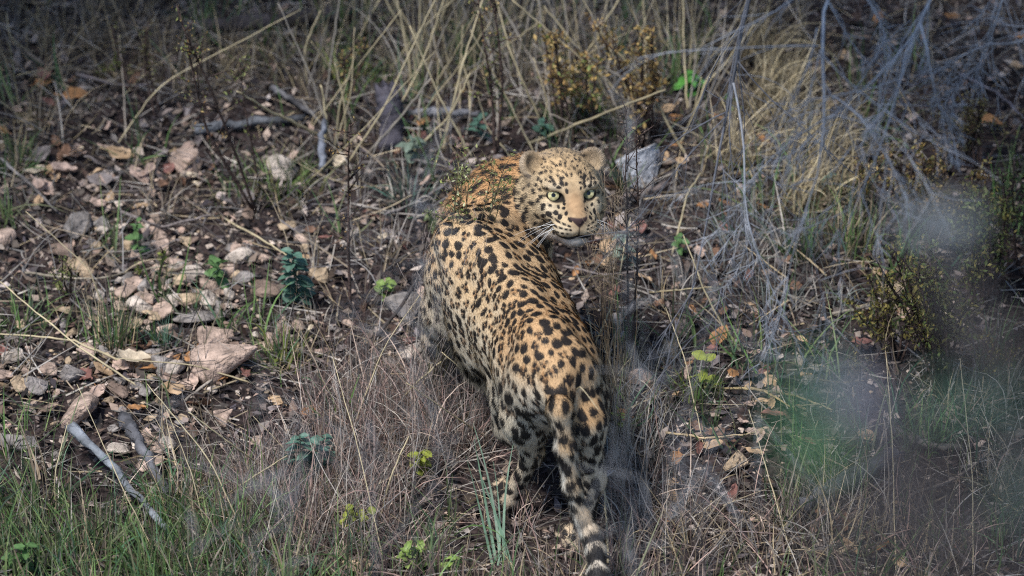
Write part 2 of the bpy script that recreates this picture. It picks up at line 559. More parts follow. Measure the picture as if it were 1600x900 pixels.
fd = np.maximum(fd, sm(1.4 - ax_ / .0016, 0, .6) * (y > .112) * (z < -.022) * (z > -.048) * .9)
fd = np.maximum(fd, q(.047, -.046, .011, .010, .0) * .85)                        # dark corner of the mouth
dark = np.maximum(dark, fd * hd)
C = mixc(C, (.010, .009, .010), dark * .98)
nose = sm((.0025 + .0155 * np.clip((z + .0285) / .016, 0, 1) - ax_) / .003, 0, 1) * sm((-.0075 - z) / .003, 0, 1) * (z > -.029) * (y > .108)
C = mixc(C, (.055, .034, .033), nose * hd)
# ears: dark backs, pale hair inside
for s in (-1, 1):
    c, R = EAR[s]
    e = (L - c) @ R.T
    inn = w_['ear'] * (np.sign(x) == s)
    rimd = np.sqrt((e[:, 0] / .0235) ** 2 + (e[:, 2] / .029) ** 2)
    C = mixc(C, (.075, .06, .05), inn * sm(e[:, 1], -.008, .004) * .95)
    C = mixc(C, (.42, .33, .235), inn * sm(rimd, .78, .95) * sm(e[:, 1], -.012, -.002))
    C = mixc(C, (.03, .026, .025), inn * sm(-e[:, 1], .002, .010) * sm(.9 - rimd, -.1, .2))
    C = mixc(C, (.03, .026, .025), inn * sm(-e[:, 2], .008, .022) * sm(e[:, 1], -.004, .003) * .8)
set_cols(me2, np.clip(C, 0, 1))
me2.materials.append(M_BODY)
me2.polygons.foreach_set('use_smooth', np.ones(len(me2.polygons), bool))
leopard = bpy.data.objects.new('leopard', None)
COL.objects.link(leopard)
LB = np.array((.06, -.6, 0.0))
leopard.location = LB
leopard.empty_display_size = .1
tag(leopard, 'spotted leopard walking away uphill, looking back over its right shoulder at the viewer', 'leopard')
def lobj(name, me):
    o = obj(name, me, leopard)
    o.location = -LB
    return o
lobj('body', me2)

# ---- fur: short hairs lying along the flow, each with the colour of the skin at its root
me2.calc_loop_triangles()
nt_ = len(me2.loop_triangles)
TR = np.empty(nt_ * 3, np.int32); me2.loop_triangles.foreach_get('vertices', TR); TR = TR.reshape(-1, 3)
A = .5 * np.linalg.norm(np.cross(P[TR[:, 1]] - P[TR[:, 0]], P[TR[:, 2]] - P[TR[:, 0]]), axis=1)
tc = P[TR].mean(1); tn = nrm(NO[TR].sum(1))
thd = hd[TR].mean(1)
facing = (tn @ nrm(CAM - np.array((0, -.6, .3)))) > -.45
NHAIR = 330000
nosebit = (nose * hd)[TR].max(1) > .3
eyebit = ((rim < 1.0) & (y > .04) & (hd > .5))[TR].any(1)
prob = A * (1 + 1.6 * thd) * facing * (~nosebit) * (~eyebit)
pick = rs.choice(nt_, NHAIR, p=prob / prob.sum())
bw = rs.dirichlet((1, 1, 1), NHAIR)
def ipol(X): return (X[TR[pick]] * bw[..., None]).sum(1)
hp = ipol(P); hn = nrm(ipol(NO)); hf = nrm(ipol(FL)); hc = ipol(C)
hh_ = (hd[TR[pick]] * bw).sum(1)
g_ = lambda r: (w_[r][TR[pick]] * bw).sum(1)
ln = .0090 + .012 * g_('belly') + .006 * g_('neck') + .004 * g_('tail') - .001 * g_('leg')
ln = ln * (1 + .6 * (down[TR[pick]] * bw).sum(1))
ln = ln * (1 - hh_) + hh_ * (.0062)
Lh = hl(hp)
ln = ln + hh_ * (.009 * sm(np.abs(Lh[:, 0]), .055, .085) * (Lh[:, 2] < .03) + .006 * sm(-Lh[:, 2], .05, .07))
# on the muzzle the coat points away from the nose, short
fa = nrm(np.stack([Lh[:, 0] * 1.2, -.06 + 0 * Lh[:, 0], (Lh[:, 2] - .0) * .9], 1)) @ HM
hf = nrm(np.where((hh_ > .5)[:, None], fa, hf)); hf = nrm(hf - hn * (hf * hn).sum(1, keepdims=True))
ln *= np.where(hh_ > .5, 1 - .55 * sm(Lh[:, 1], .06, .10), 1)
earh = g_('ear'); ln += .002 * earh
ln *= rs.uniform(.6, 1.25, NHAIR)
lift = rs.uniform(.2, .52, NHAIR) + .12 * earh
d_ = nrm(hf + rs.normal(0, .16, (NHAIR, 3)) + hn * lift[:, None])
wd = np.cross(hn, d_); wd = nrm(wd) * (rs.uniform(.45, .8, NHAIR) * .001)[:, None]
b0 = hp - hn * .0008
V_ = np.stack([b0 + wd, b0 - wd, b0 + d_ * ln[:, None] - hn * (ln * .12)[:, None]], 1).reshape(-1, 3)
jit = (rs.uniform(.78, 1.22, NHAIR) + hh_ * rs.normal(0, .16, NHAIR)).clip(.45, 1.5)[:, None]
hc = np.clip(hc * jit, 0, 1)
tipc = np.clip(hc * 1.12 + .004, 0, 1)
c_ = np.stack([hc * .92, hc * .92, tipc], 1).reshape(-1, 3)
nn_ = np.repeat(nrm(hn + d_ * .1), 3, 0)
lobj('fur', mesh_faces('leopard_fur', V_, np.arange(NHAIR * 3).reshape(-1, 3), c_, M_FUR, True, nn_))

# ---- eyes
def uv_sphere(nu=28, nv=28):
    th = np.linspace(0, math.pi, nv + 1); ph = np.linspace(0, 2 * math.pi, nu, endpoint=False)
    V = np.array([(math.sin(t) * math.cos(p), math.cos(t), math.sin(t) * math.sin(p)) for t in th for p in ph])
    F = [(i * nu + j, (i + 1) * nu + j, (i + 1) * nu + (j + 1) % nu, i * nu + (j + 1) % nu) for i in range(nv) for j in range(nu)]
    return V, np.array(F)
view = nrm(hl(CAM))     # the gaze goes to the viewer
for s in (-1, 1):
    V, F = uv_sphere(28, 40)
    f = nrm(view + np.array((s * .02, 0, 0)))
    r_ = nrm(np.cross(f, (0, 0, 1.))); u_ = np.cross(r_, f)
    t = np.degrees(np.arccos(np.clip(V[:, 1], -1, 1)))
    cc = np.tile(np.array((.52, .47, .25)), (len(V), 1))
    fib = 1 + .25 * np.sin(np.arctan2(V[:, 2], V[:, 0]) * 23)
    cc *= fib[:, None]
    cc = mixc(cc, (.42, .42, .20), sm(t, 26, 14) * .6)
    cc[t < 17] = (.004, .004, .005)
    cc[t > 43] = (.06, .05, .035)
    cc[t > 47] = (.02, .016, .014)
    W3 = np.stack([r_, f, u_], 0)
    LV = V @ W3 * .0150 + np.array((s * .0330, .0585, .0155))
    o = lobj('eye', mesh_faces('leopard_eye', HC + LV @ HM, F, cc, M_EYE))
# ---- whiskers, each a thin tapering hair
def tube(pts, rad, nseg=4):
    pts = np.asarray(pts, float); n = len(pts)
    rad = np.broadcast_to(rad, (n,))
    tg = np.gradient(pts, axis=0); tg = nrm(tg)
    ref = np.array((0.3, .2, .93)) if abs(tg[0] @ np.array((.3, .2, .93))) < .9 else np.array((1., 0, 0))
    a = nrm(np.cross(tg, ref)); b = np.cross(tg, a)
    th = np.arange(nseg) * 2 * math.pi / nseg
    V = (pts[:, None] + rad[:, None, None] * (a[:, None] * np.cos(th)[None, :, None] + b[:, None] * np.sin(th)[None, :, None])).reshape(-1, 3)
    F = [(i * nseg + j, i * nseg + (j + 1) % nseg, (i + 1) * nseg + (j + 1) % nseg, (i + 1) * nseg + j) for i in range(n - 1) for j in range(nseg)]
    return V, np.array(F, np.int32)
for s in (-1, 1):
    for k in range(9):
        a = np.array((s * rs.uniform(.026, .04), .095 + rs.uniform(-.012, .012), -.024 - .0035 * (k % 4)))
        d = nrm(np.array((s * 1.0, -.28 + rs.uniform(-.35, .3), -.25 - rs.uniform(-.25, .75))))
        ln_ = rs.uniform(.05, .095)
        t = np.linspace(0, 1, 7)[:, None]
        pts = a + d * ln_ * t + np.array((0, 0, -.022)) * t ** 2
        V, F = tube(HC + pts @ HM, np.linspace(.00045, .0001, 7), 3)
        lobj('whisker', mesh_faces('whisker', V, F, np.tile((.85, .85, .83), (len(V), 1)), M_WHISK))
print('leopard done', round(time.time() - T0, 1))
# ------------------------------------------------------------------ ground
rs = np.random.RandomState(5)
def gz(x, y):
    Q = np.stack([np.asarray(x, float).ravel(), np.asarray(y, float).ravel()], 1)
    h = .022 * vec_noise(Q, 3.2, 21, 2) + .008 * vec_noise(Q, 16, 22, 2)
    return h.reshape(np.shape(x)) - .006
def gp(px, py):
    p = at(px, py, 0.0)
    for _ in range(3):
        p = at(px, py, float(gz(p[0], p[1])))
    return p
def axis_(a, b, step, far):
    c = np.arange(a, b, step)
    o = step * np.cumsum(1.35 ** np.arange(1, 40)); o = o[o < far]
    return np.concatenate([a - o[::-1], c, b + o])
gx = axis_(-1.7, 1.7, .013, 80); gy = axis_(-1.75, 2.3, .015, 80)
GX, GY = np.meshgrid(gx, gy, indexing='ij')
near = (np.abs(GX) < 3) & (np.abs(GY) < 4)
GZ = gz(GX, GY) + near * .006 * vec_noise(np.stack([GX.ravel(), GY.ravel()], 1), 70, 31, 3).reshape(GX.shape)
V = np.stack([GX, GY, GZ], -1).reshape(-1, 3)
ny_ = len(gy); ii, jj = np.meshgrid(np.arange(len(gx) - 1), np.arange(ny_ - 1), indexing='ij')
a = (ii * ny_ + jj).ravel()
F = np.stack([a, a + ny_, a + ny_ + 1, a + 1], 1)
def soil_material():
    m = bpy.data.materials.new('dry_soil'); m.use_nodes = True
    n = m.node_tree.nodes; l = m.node_tree.links; b = n['Principled BSDF']
    g = n.new('ShaderNodeNewGeometry')
    def noise(s, d=6):
        t = n.new('ShaderNodeTexNoise'); t.inputs['Scale'].default_value = s; t.inputs['Detail'].default_value = d
        l.new(g.outputs['Position'], t.inputs['Vector']); return t
    n1, n2 = noise(9), noise(95)
    r1 = n.new('ShaderNodeValToRGB'); e = r1.color_ramp.elements
    e[0].position = .3; e[0].color = (.018, .015, .016, 1); e[1].position = .72; e[1].color = (.065, .050, .048, 1)
    l.new(n1.outputs['Fac'], r1.inputs[0])
    r2 = n.new('ShaderNodeValToRGB'); e = r2.color_ramp.elements
    e[0].position = .35; e[0].color = (.35, .34, .36, 1); e[1].position = .7; e[1].color = (1.5, 1.4, 1.35, 1)
    l.new(n2.outputs['Fac'], r2.inputs[0])
    mx = n.new('ShaderNodeMix'); mx.data_type = 'RGBA'; mx.blend_type = 'MULTIPLY'; mx.inputs[0].default_value = 1
    l.new(r1.outputs[0], mx.inputs[6]); l.new(r2.outputs[0], mx.inputs[7]); l.new(mx.outputs[2], b.inputs['Base Color'])
    b.inputs['Roughness'].default_value = .95; b.inputs['Specular IOR Level'].default_value = .15
    bp = n.new('ShaderNodeBump'); bp.inputs['Strength'].default_value = .8; bp.inputs['Distance'].default_value = .008
    l.new(n2.outputs['Fac'], bp.inputs['Height']); l.new(bp.outputs[0], b.inputs['Normal'])
    return m
tag(obj('ground', mesh_faces('ground', V, F, None, soil_material())), kind='structure')

# ------------------------------------------------------------------ labels that single things out
ANCH = [(880, 300, "the leopard's head"), (672, 520, "the leopard's left foreleg"), (800, 775, "the leopard's left hind foot"), (935, 870, "the leopard's tail tip"),
        (945, 570, "the leopard's rump"), (690, 350, "the leopard's shoulder"), (190, 745, 'the silver broken branch'), (130, 650, 'the pinkish white rock'),
        (995, 250, 'the white slab rock'), (400, 208, 'the grey fallen log'), (420, 52, 'the dark fallen log'), (460, 430, 'the teal leafy sprig'),
        (1150, 725, 'the tan block stone'), (1330, 180, 'the bare drooping branches'), (352, 562, 'the pale flat slab'), (1265, 650, 'the blurred green leaves'),
        (1230, 230, 'the pale straw bunch'), (1462, 470, 'the yellow-budded bush'), (768, 780, 'the teal grass blades'), (640, 660, 'the pink dry grass mound'),
        (548, 400, 'the dark upright stem'), (440, 268, 'the stone in the green tuft'), (1345, 765, 'the weathered grey log'), (612, 190, 'the dark stump'),
        (330, 430, 'the round-leaved seedling'), (180, 500, 'the tall green-tan tuft'), (1075, 125, 'the bright green seedling'), (1045, 545, 'the tan lump stone')]
NAMED = []
def name_it(o, desc, cat, px, py, group=None, fixed=None):
    """desc: its look; px, py: where it shows, for the things around it"""
    if fixed:
        tag(o, fixed, cat, group); return o
    d = [math.hypot(px - a, (py - b) * 1.3) for a, b, _ in ANCH]
    k = int(np.argmin(d)); ax0, ay0, nm = ANCH[k]
    dx, dy = px - ax0, py - ay0
    rel = ('right of' if dx > 0 else 'left of') if abs(dx) > abs(dy) * 1.1 else ('below' if dy > 0 else 'above')
    if d[k] < 14: rel = 'against'
    NAMED.append((o, desc, cat, px, py, rel + ' ' + nm, group))
    return o
_ord = 'second third fourth fifth sixth seventh eighth ninth tenth eleventh twelfth thirteenth fourteenth fifteenth sixteenth seventeenth eighteenth nineteenth twentieth'.split()
_ord += ['twenty-' + w for w in 'first second third fourth fifth sixth seventh eighth ninth'.split()] + ['thirtieth'] + ['thirty-' + w for w in 'first second third fourth fifth sixth seventh eighth ninth'.split()]
ORD = ['leftmost'] + [w + ' from left' for w in _ord]
def finish_names():
    by = {}
    for r in NAMED: by.setdefault((r[1], r[5]), []).append(r)
    for (desc, wh), v in by.items():
        v.sort(key=lambda r: r[3])
        for i, (o, _, cat, px, py, _, group) in enumerate(v):
            lab = f'{desc} {wh}'
            if len(v) > 1:
                k = 'rightmost' if i == len(v) - 1 else ORD[min(i, len(ORD) - 1)]
                lab += f', {k}' + (' of the two' if len(v) == 2 else '')
                lab = lab.replace(', rightmost of the two', ', right one of two').replace(', leftmost of the two', ', left one of two')
            tag(o, lab, cat, group)

# ------------------------------------------------------------------ small shapes
M_LEAF = tint_material('dry_leaf', .7, .25, .35, 70, .3, 200, .15)
M_STONE = tint_material('hill_stone', .9, .2, .62, 42, .9, 130)
M_LITTER = tint_material('leaf_litter', .9, .1, .3, 90)
M_STRAW = tint_material('dry_straw', .6, .3, .3, 40, transl=.2)
M_GRASS = tint_material('green_grass', .5, .35, .25, 40, transl=.25)
M_BARK = tint_material('weathered_bark', .85, .2, .5, 38, .8, 90)
M_GREEN = tint_material('green_leaf', .5, .35, .25, 60, transl=.25)

DARK_V = lambda n, c, j=.2: np.clip(np.asarray(c) * rs.uniform(1 - j, 1 + j, (n, 1)) * rs.uniform(.95, 1.05, (n, 3)), 0, 1)

def ribbons(base, az, length, width, lean, curl, seg=5, twist=None, tip=.08):
    """n thin blades: base (n,3); az direction of lean; lean angle at root from vertical; curl extra angle to tip"""
    n = len(base)
    t = np.linspace(0, 1, seg + 1)
    ang = lean[:, None] + curl[:, None] * t[None] ** 1.3
    st = (length / seg)[:, None]
    dr = np.sin(ang) * st; dz = np.cos(ang) * st
    r = np.concatenate([np.zeros((n, 1)), np.cumsum(dr[:, :-1], 1)], 1); z_ = np.concatenate([np.zeros((n, 1)), np.cumsum(dz[:, :-1], 1)], 1)
    ca, sa = np.cos(az)[:, None], np.sin(az)[:, None]
    wob = rs.normal(0, 1, (n, 1)) * (t ** 2)[None] * .08 * length[:, None]
    X = base[:, :1] + r * ca - wob * sa; Y = base[:, 1:2] + r * sa + wob * ca; Z = base[:, 2:3] + z_
    ctr = np.stack([X, Y, Z], -1)
    tw = (rs.uniform(0, math.pi, n) if twist is None else twist)[:, None] + rs.normal(0, .6, (n, 1)) * t[None]
    side = np.stack([-sa * np.cos(tw) + ca * np.cos(ang) * np.sin(tw), ca * np.cos(tw) + sa * np.cos(ang) * np.sin(tw), -np.sin(ang) * np.sin(tw)], -1)
    w = width[:, None] * (1 - (1 - tip) * t[None] ** 1.6)
    V = np.stack([ctr - side * w[..., None] * .5, ctr + side * w[..., None] * .5], 2).reshape(n, -1, 3)
    k = np.arange(seg) * 2
    f = np.stack([k, k + 1, k + 3, k + 2], 1)
    F = (f[None] + (np.arange(n) * (2 * (seg + 1)))[:, None, None]).reshape(-1, 4)
    V = V.reshape(-1, 3)
    g = np.cross(V[F[:, 1]] - V[F[:, 0]], V[F[:, 3]] - V[F[:, 0]])
    fl = g @ np.array((0, -.5, .87)) < 0
    F[fl] = F[fl][:, ::-1]
    return V, F, 2 * (seg + 1)

UP_ = np.array((0, -.12, 1.0))
def blade_mesh(name, V, F, cols, mat):
    """blades shade as the soft mass they are: normals bent upwards"""
    g = nrm(np.cross(V[F[:, 1]] - V[F[:, 0]], V[F[:, 3]] - V[F[:, 0]]))
    N = np.zeros_like(V)
    for k in range(4): np.add.at(N, F[:, k], g)
    return mesh_faces(name, V, F, cols, mat, True, nrm(nrm(N) + UP_ * .45))

def palette(n, cols, jit=.22, aged=False):
    cols = np.asarray(cols, float)
    age = rs.choice([.3, .6, 1.0, 1.25], n, p=[.32, .26, .28, .14])[:, None] if aged else 1.0     # old, rotted pieces among fresh ones
    return np.clip(cols[rs.randint(0, len(cols), n)] * rs.uniform(1 - jit, 1 + jit, (n, 1)) * age, 0, 1)

DRY = [(.42, .33, .20), (.28, .22, .155), (.17, .14, .11), (.48, .39, .26), (.10, .08, .068)]
PINK = [(.44, .30, .25), (.26, .17, .15), (.54, .42, .34), (.34, .26, .235), (.14, .095, .085)]
GREY = [(.26, .245, .235), (.36, .325, .29), (.13, .12, .12), (.42, .38, .33)]
GREEN = [(.095, .175, .05), (.13, .21, .07), (.08, .15, .06), (.18, .24, .09), (.07, .15, .08)]
TEAL = [(.09, .17, .12), (.12, .21, .15), (.075, .15, .115)]
YGRN = [(.20, .25, .05), (.15, .21, .05), (.25, .28, .07)]

def image_pts(n, dens, pad=90):
    """random ground points, thinned by a density given over the photograph's plane"""
    out = []
    while sum(map(len, out)) < n:
        X = rs.uniform(-1.5, 1.5, 4000); Y = rs.uniform(-1.45, 2.1, 4000)
        dep = DIST + Y * CC; k = DIST / dep * 800
        px = 800 + X * k; py = 450 - Y * CS * k
        d = dens(px, py)
        ok = rs.rand(4000) < d
        out.append(np.stack([X, Y, px, py], 1)[ok])
    o = np.concatenate(out)[:n]
    z_ = gz(o[:, 0], o[:, 1])
    return np.stack([o[:, 0], o[:, 1], z_], 1), o[:, 2], o[:, 3]
def blob(px, py, cx, cy, rx, ry):
    return np.exp(-(((px - cx) / rx) ** 2 + ((py - cy) / ry) ** 2))
def not_leo(px, py):
    """nothing stands where the animal's trunk is"""
    return 1 - np.clip(1.8 * blob(px, py, 870, 760, 105, 150) + 1.3 * blob(px, py, 690, 545, 45, 60), 0, 1)

# ------------------------------------------------------------------ litter that nobody could count
def chips(name, n, dens, smin, smax, cols, z0=.0, label=None):
    base, px, py = image_pts(n, dens)
    s = smin * (smax / smin) ** rs.rand(n) ** 1.8
    az = rs.uniform(0, 6.283, n)
    a = np.stack([np.cos(az), np.sin(az), rs.normal(0, .35, n)], 1) * s[:, None]
    b = np.stack([-np.sin(az), np.cos(az), rs.normal(0, .35, n)], 1) * (s * rs.uniform(.25, .75, n))[:, None]
    c = base + np.array((0, 0, 1)) * (z0 + rs.uniform(.0, .016, n))[:, None]
    bend = np.array((0, 0, 1)) * (s * rs.uniform(-.3, .35, n))[:, None]
    V = np.stack([c - a, c - b * rs.uniform(.6, 1.2, (n, 1)) + bend, c + a, c + b * rs.uniform(.6, 1.2, (n, 1)) + bend], 1).reshape(-1, 3)
    i = np.arange(n) * 4
    F = np.concatenate([np.stack([i, i + 1, i + 2], 1), np.stack([i, i + 2, i + 3], 1)])
    return tag(obj(name, mesh_faces(name, V, F, np.repeat(palette(n, cols, .35, True) * .82, 4, 0), M_LITTER, False)), label, kind='stuff')
every = lambda px, py: np.ones_like(px)
dark_top = lambda px, py: np.clip(.35 + .65 * (py / 500), .35, 1)
chips('leaf_litter', 48000, lambda x, y: 1 - .55 * blob(x, y, 280, 465, 150, 75), .003, .018,
      [(.10, .085, .088), (.17, .145, .145), (.05, .042, .045), (.025, .021, .023), (.20, .155, .135), (.10, .065, .052), (.07, .06, .068), (.34, .295, .27), (.42, .35, .31), (.26, .21, .19)],
      label='broken grey and brown leaf litter covering the slope')
chips('pale_litter', 6000, lambda x, y: .15 + .85 * blob(x, y, 220, 330, 330, 130) + .6 * blob(x, y, 200, 590, 300, 60), .005, .018,
      [(.42, .33, .27), (.38, .29, .23), (.46, .38, .32), (.34, .24, .19)], .004, label='scattered pale pinkish leaf flakes left of the leopard')

def lying(name, n, dens, lmin, lmax, wmin, wmax, cols, label, lean=(1.25, 1.62), lift=.02):
    base, px, py = image_pts(n, dens)
    base[:, 2] += rs.uniform(0, lift, n) ** 1.0
    ln = rs.uniform(lmin, lmax, n) * rs.uniform(.5, 1, n)
    V, F, k = ribbons(base, rs.uniform(0, 6.283, n), ln, rs.uniform(wmin, wmax, n), rs.uniform(*lean, n), rs.normal(0, .22, n), 4, tip=.5)
    return tag(obj(name, blade_mesh(name, V, F, np.repeat(palette(n, cols, .35, True), k, 0), M_STRAW)), label, kind='stuff')
lying('straw_litter', 25000, lambda x, y: .55 + .45 * np.clip((300 - y) / 300, 0, 1), .02, .17, .0010, .0034, GREY + GREY + DRY + [(.14, .12, .12), (.10, .085, .08), (.05, .04, .04), (.42, .39, .35)], 'dry straw and thin twigs strewn over the litter')

def standing(name, n, dens, lmin, lmax, wmin, wmax, cols, label, lean=.7, curl=.9, mat=None):
    base, px, py = image_pts(n, dens)
    # blades grow in loose knots
    k0 = max(1, n // 9); own = rs.randint(0, k0, n)
    base = base[own] + np.concatenate([rs.normal(0, .018, (n, 2)), np.zeros((n, 1))], 1)
    base[:, 2] = gz(base[:, 0], base[:, 1])
    az = rs.uniform(0, 6.283, n)
    ln = rs.uniform(lmin, lmax, n)
    V, F, k = ribbons(base, az, ln, rs.uniform(wmin, wmax, n), np.abs(rs.normal(0, lean, n)).clip(0, 1.4), rs.normal(.3, curl, n).clip(-.8, 1.9), 5)
    return tag(obj(name, blade_mesh(name, V, F, np.repeat(palette(n, cols, .3, True), k, 0), mat or M_STRAW)), label, kind='stuff')
keep = lambda x, y: not_leo(x, y)
standing('dry_grass', 4300, lambda x, y: keep(x, y) * np.clip(.10 + .45 * blob(x, y, 1150, 860, 320, 90) + .35 * blob(x, y, 1500, 760, 150, 220) + .5 * blob(x, y, 250, 850, 400, 110) + .25 * blob(x, y, 1000, 520, 50, 140) + .5 * blob(x, y, 700, 60, 420, 120) + .3 * blob(x, y, 150, 90, 260, 90), 0, 1),
         .06, .20, .0013, .0030, GREY + DRY, 'thin dry grass growing over the slope')
standing('pink_dry_grass', 2900, lambda x, y: keep(x, y) * np.clip(.95 * blob(x, y, 640, 660, 130, 85) + .8 * blob(x, y, 470, 830, 130, 70) + .35 * blob(x, y, 950, 830, 120, 70) + .1 * blob(x, y, 1200, 820, 200, 80), 0, 1),
         .08, .22, .0011, .0027, PINK + GREY, 'fine pinkish dry grass below the leopard', .8, 1.1)
standing('green_grass', 3600, lambda x, y: keep(x, y) * np.clip(.9 * blob(x, y, 180, 880, 330, 90) + .3 * blob(x, y, 620, 880, 300, 50) + .18 * blob(x, y, 1280, 700, 180, 120) + .25 * blob(x, y, 1480, 420, 130, 140) + .05 + .2 * blob(x, y, 640, 60, 300, 60), 0, 1),
         .06, .19, .0020, .0048, GREEN + [(.16, .17, .09)], 'short green grass among the dry stems', .5, .8, M_GRASS)

# ------------------------------------------------------------------ stones
def ico(sub):
    import bmesh
    bm = bmesh.new(); bmesh.ops.create_icosphere(bm, subdivisions=sub, radius=1)
    V = np.array([v.co[:] for v in bm.verts]); F = np.array([[v.index for v in f.verts] for f in bm.faces]); bm.free()
    return V, F
IV, IF = ico(3)
def rock_mesh(seed, flat, col):
    r = np.random.RandomState(seed)
    V = IV.copy()
    for _ in range(12):
        d = nrm(r.normal(size=3)); h = r.uniform(.36, .64)
        ov = np.maximum(V @ d - h, 0); V -= ov[:, None] * d * .99
    V += (vec_noise(V, 7, seed, 3) * .022)[:, None] * IV
    V[:, 2] *= flat
    V -= (V.max(0) + V.min(0)) / 2
    V /= np.abs(V[:, :2]).max()
    c = np.asarray(col) * (1 + .16 * vec_noise(V, 4, seed + 5, 2))[:, None]
    return mesh_faces('stone', V, IF, np.clip(c, 0, 1), M_STONE, False)
SCOL = {'pinkish': (.41, .305, .245), 'tan': (.39, .295, .20), 'grey': (.24, .215, .20), 'pale': (.48, .41, .35), 'brown': (.20, .145, .115)}
RK = {(c, k): rock_mesh(hash_, f, SCOL[c]) for ci, c in enumerate(SCOL) for k, (hash_, f) in enumerate([(ci * 7 + 1, .62), (ci * 7 + 2, .5), (ci * 7 + 3, .75), (ci * 7 + 4, .4)])}
def stone(px, py, w, h, col, desc=None, fixed=None, group=None, rz=None, k=None, sink=.34):
    """a stone whose outline shows about w x h photograph pixels"""
    p = gp(px, py + h * .2)
    sx = w / 2 / 800.0
    sy = max(sx * .55, min(sx * 1.3, h / 2 / 800.0 / (CS * .8 + CC * .45)))
    o = obj('stone', RK[(col, rs.randint(4) if k is None else k)], loc=p + np.array((0, 0, sy * sink + .006)), rot=(rs.normal(0, .18), rs.normal(0, .18), rs.uniform(0, 6.28) if rz is None else rz), scale=(sx, sy, min(sx, sy) * rs.uniform(.85, 1.15)))
    name_it(o, desc or f'{"small" if w < 24 else "rough"} {col} stone', 'stone', px, py, group, fixed)
    return o
BIG = [(132, 644, 66, 84, 'pinkish', 'angular pinkish white rock just above the silver broken branch'), (8, 372, 40, 36, 'pinkish', 'pinkish rock cut off by the left edge of the photo'),
       (120, 356, 58, 40, 'grey', 'flat grey stone lying on dark soil at the far left'), (440, 266, 58, 48, 'pale', 'pale lichened stone half hidden in a bright green tuft'),
       (310, 500, 92, 34, 'grey', 'long grey stone above the pinkish slab in the stony patch'), (335, 528, 84, 44, 'pinkish', 'pinkish stone between the long grey stone and pale slab'),
       (352, 568, 132, 66, 'pinkish', 'large pale flat slab at the bottom of the stony patch'), (414, 452, 62, 76, 'brown', 'tall brown boulder between round-leaved seedling and teal sprig'),
       (350, 655, 38, 32, 'pinkish', 'small pinkish white stone between pale slab and dry grass'), (238, 726, 46, 42, 'pinkish', 'pinkish lump of stone right of the silver broken branch'),
       (646, 552, 40, 46, 'pale', "pale crumbly stone beside the leopard's left forefoot"), (1150, 726, 44, 32, 'tan', 'blocky tan stone among leaves right of the tail'),
       (1046, 545, 36, 30, 'tan', "tan lump of stone right of the leopard's rump"), (1002, 592, 32, 40, 'pinkish', 'smooth rounded pinkish stone right of the hind leg'),
       (28, 695, 78, 32, 'grey', 'flat grey stone left of the silver broken branch'), (76, 640, 46, 32, 'brown', 'brown stone left of the pinkish white rock'),
       (636, 480, 66, 52, 'grey', "grey rock behind the leopard's left foreleg"), (292, 254, 66, 42, 'pinkish', 'pinkish stone below the dark leaning stem'),
       (560, 885, 60, 36, 'tan', 'tan stone in the grass at the bottom edge'), (100, 392, 70, 40, 'brown', 'low brown stone below the flat grey stone'),
       (1392, 452, 40, 60, 'tan', 'tan upright stone under the yellow-budded bush'), (1160, 300, 30, 24, 'pinkish', 'pinkish chip of stone under the straw bunch'),
       (80, 585, 50, 26, 'pinkish', 'pinkish flat stone in the leaf band at left'), (20, 560, 44, 28, 'pale', 'pale stone at the left edge of the leaf band')]
for px, py, w, h, c, lab in BIG:
    stone(px, py, w, h, c, fixed=lab)
# the white slab behind the head stands tilted
o = obj('stone', rock_mesh(97, .5, (.45, .46, .49)), loc=gp(998, 280) + np.array((0, 0, .026)), rot=(math.radians(38), math.radians(14), math.radians(24)), scale=(.056, .062, .062))
tag(o, "tilted bluish white slab of rock right of the leopard's head", 'stone')
spread = [(px, py) for px, py in zip(rs.normal(280, 100, 150), rs.normal(462, 58, 150))] + list(zip(rs.uniform(0, 360, 55), rs.normal(585, 28, 55))) + list(zip(rs.uniform(20, 300, 22), rs.normal(680, 30, 22))) + \
         list(zip(rs.uniform(400, 640, 20), rs.uniform(330, 520, 20))) + list(zip(rs.uniform(960, 1300, 16), rs.uniform(420, 760, 16)))
for px, py in spread:
    if not (2 < px < 1598 and 330 < py < 880) or any(abs(px - b[0]) < b[2] * .55 and abs(py - b[1]) < b[3] * .5 for b in BIG): continue
    w = rs.choice([14, 17, 20, 24, 29, 36, 44], p=[.14, .18, .2, .18, .14, .1, .06])
    stone(px, py, w, w * rs.uniform(.65, .95), rs.choice(list(SCOL), p=[.3, .22, .22, .14, .12]), group='loose stones on the slope')
V, F = ico(1)
n = 3800
b_, px, py = image_pts(n, lambda x, y: np.clip(blob(x, y, 270, 480, 210, 100) + .7 * blob(x, y, 150, 590, 260, 50) + .12, 0, 1))
s = rs.uniform(.002, .0065, n)
q = nrm(V + 0)[None] * s[:, None, None] * rs.uniform(.6, 1.2, (n, len(V), 1)) * np.array((1.2, 1, .7)) + (b_ + np.array((0, 0, .003)))[:, None]
tag(obj('gravel', mesh_faces('gravel', q.reshape(-1, 3), (F[None] + (np.arange(n) * len(V))[:, None, None]).reshape(-1, 3), np.repeat(palette(n, list(SCOL.values()), .3), len(V), 0), M_STONE, False)),
    'fine angular gravel between the loose stones', kind='stuff')

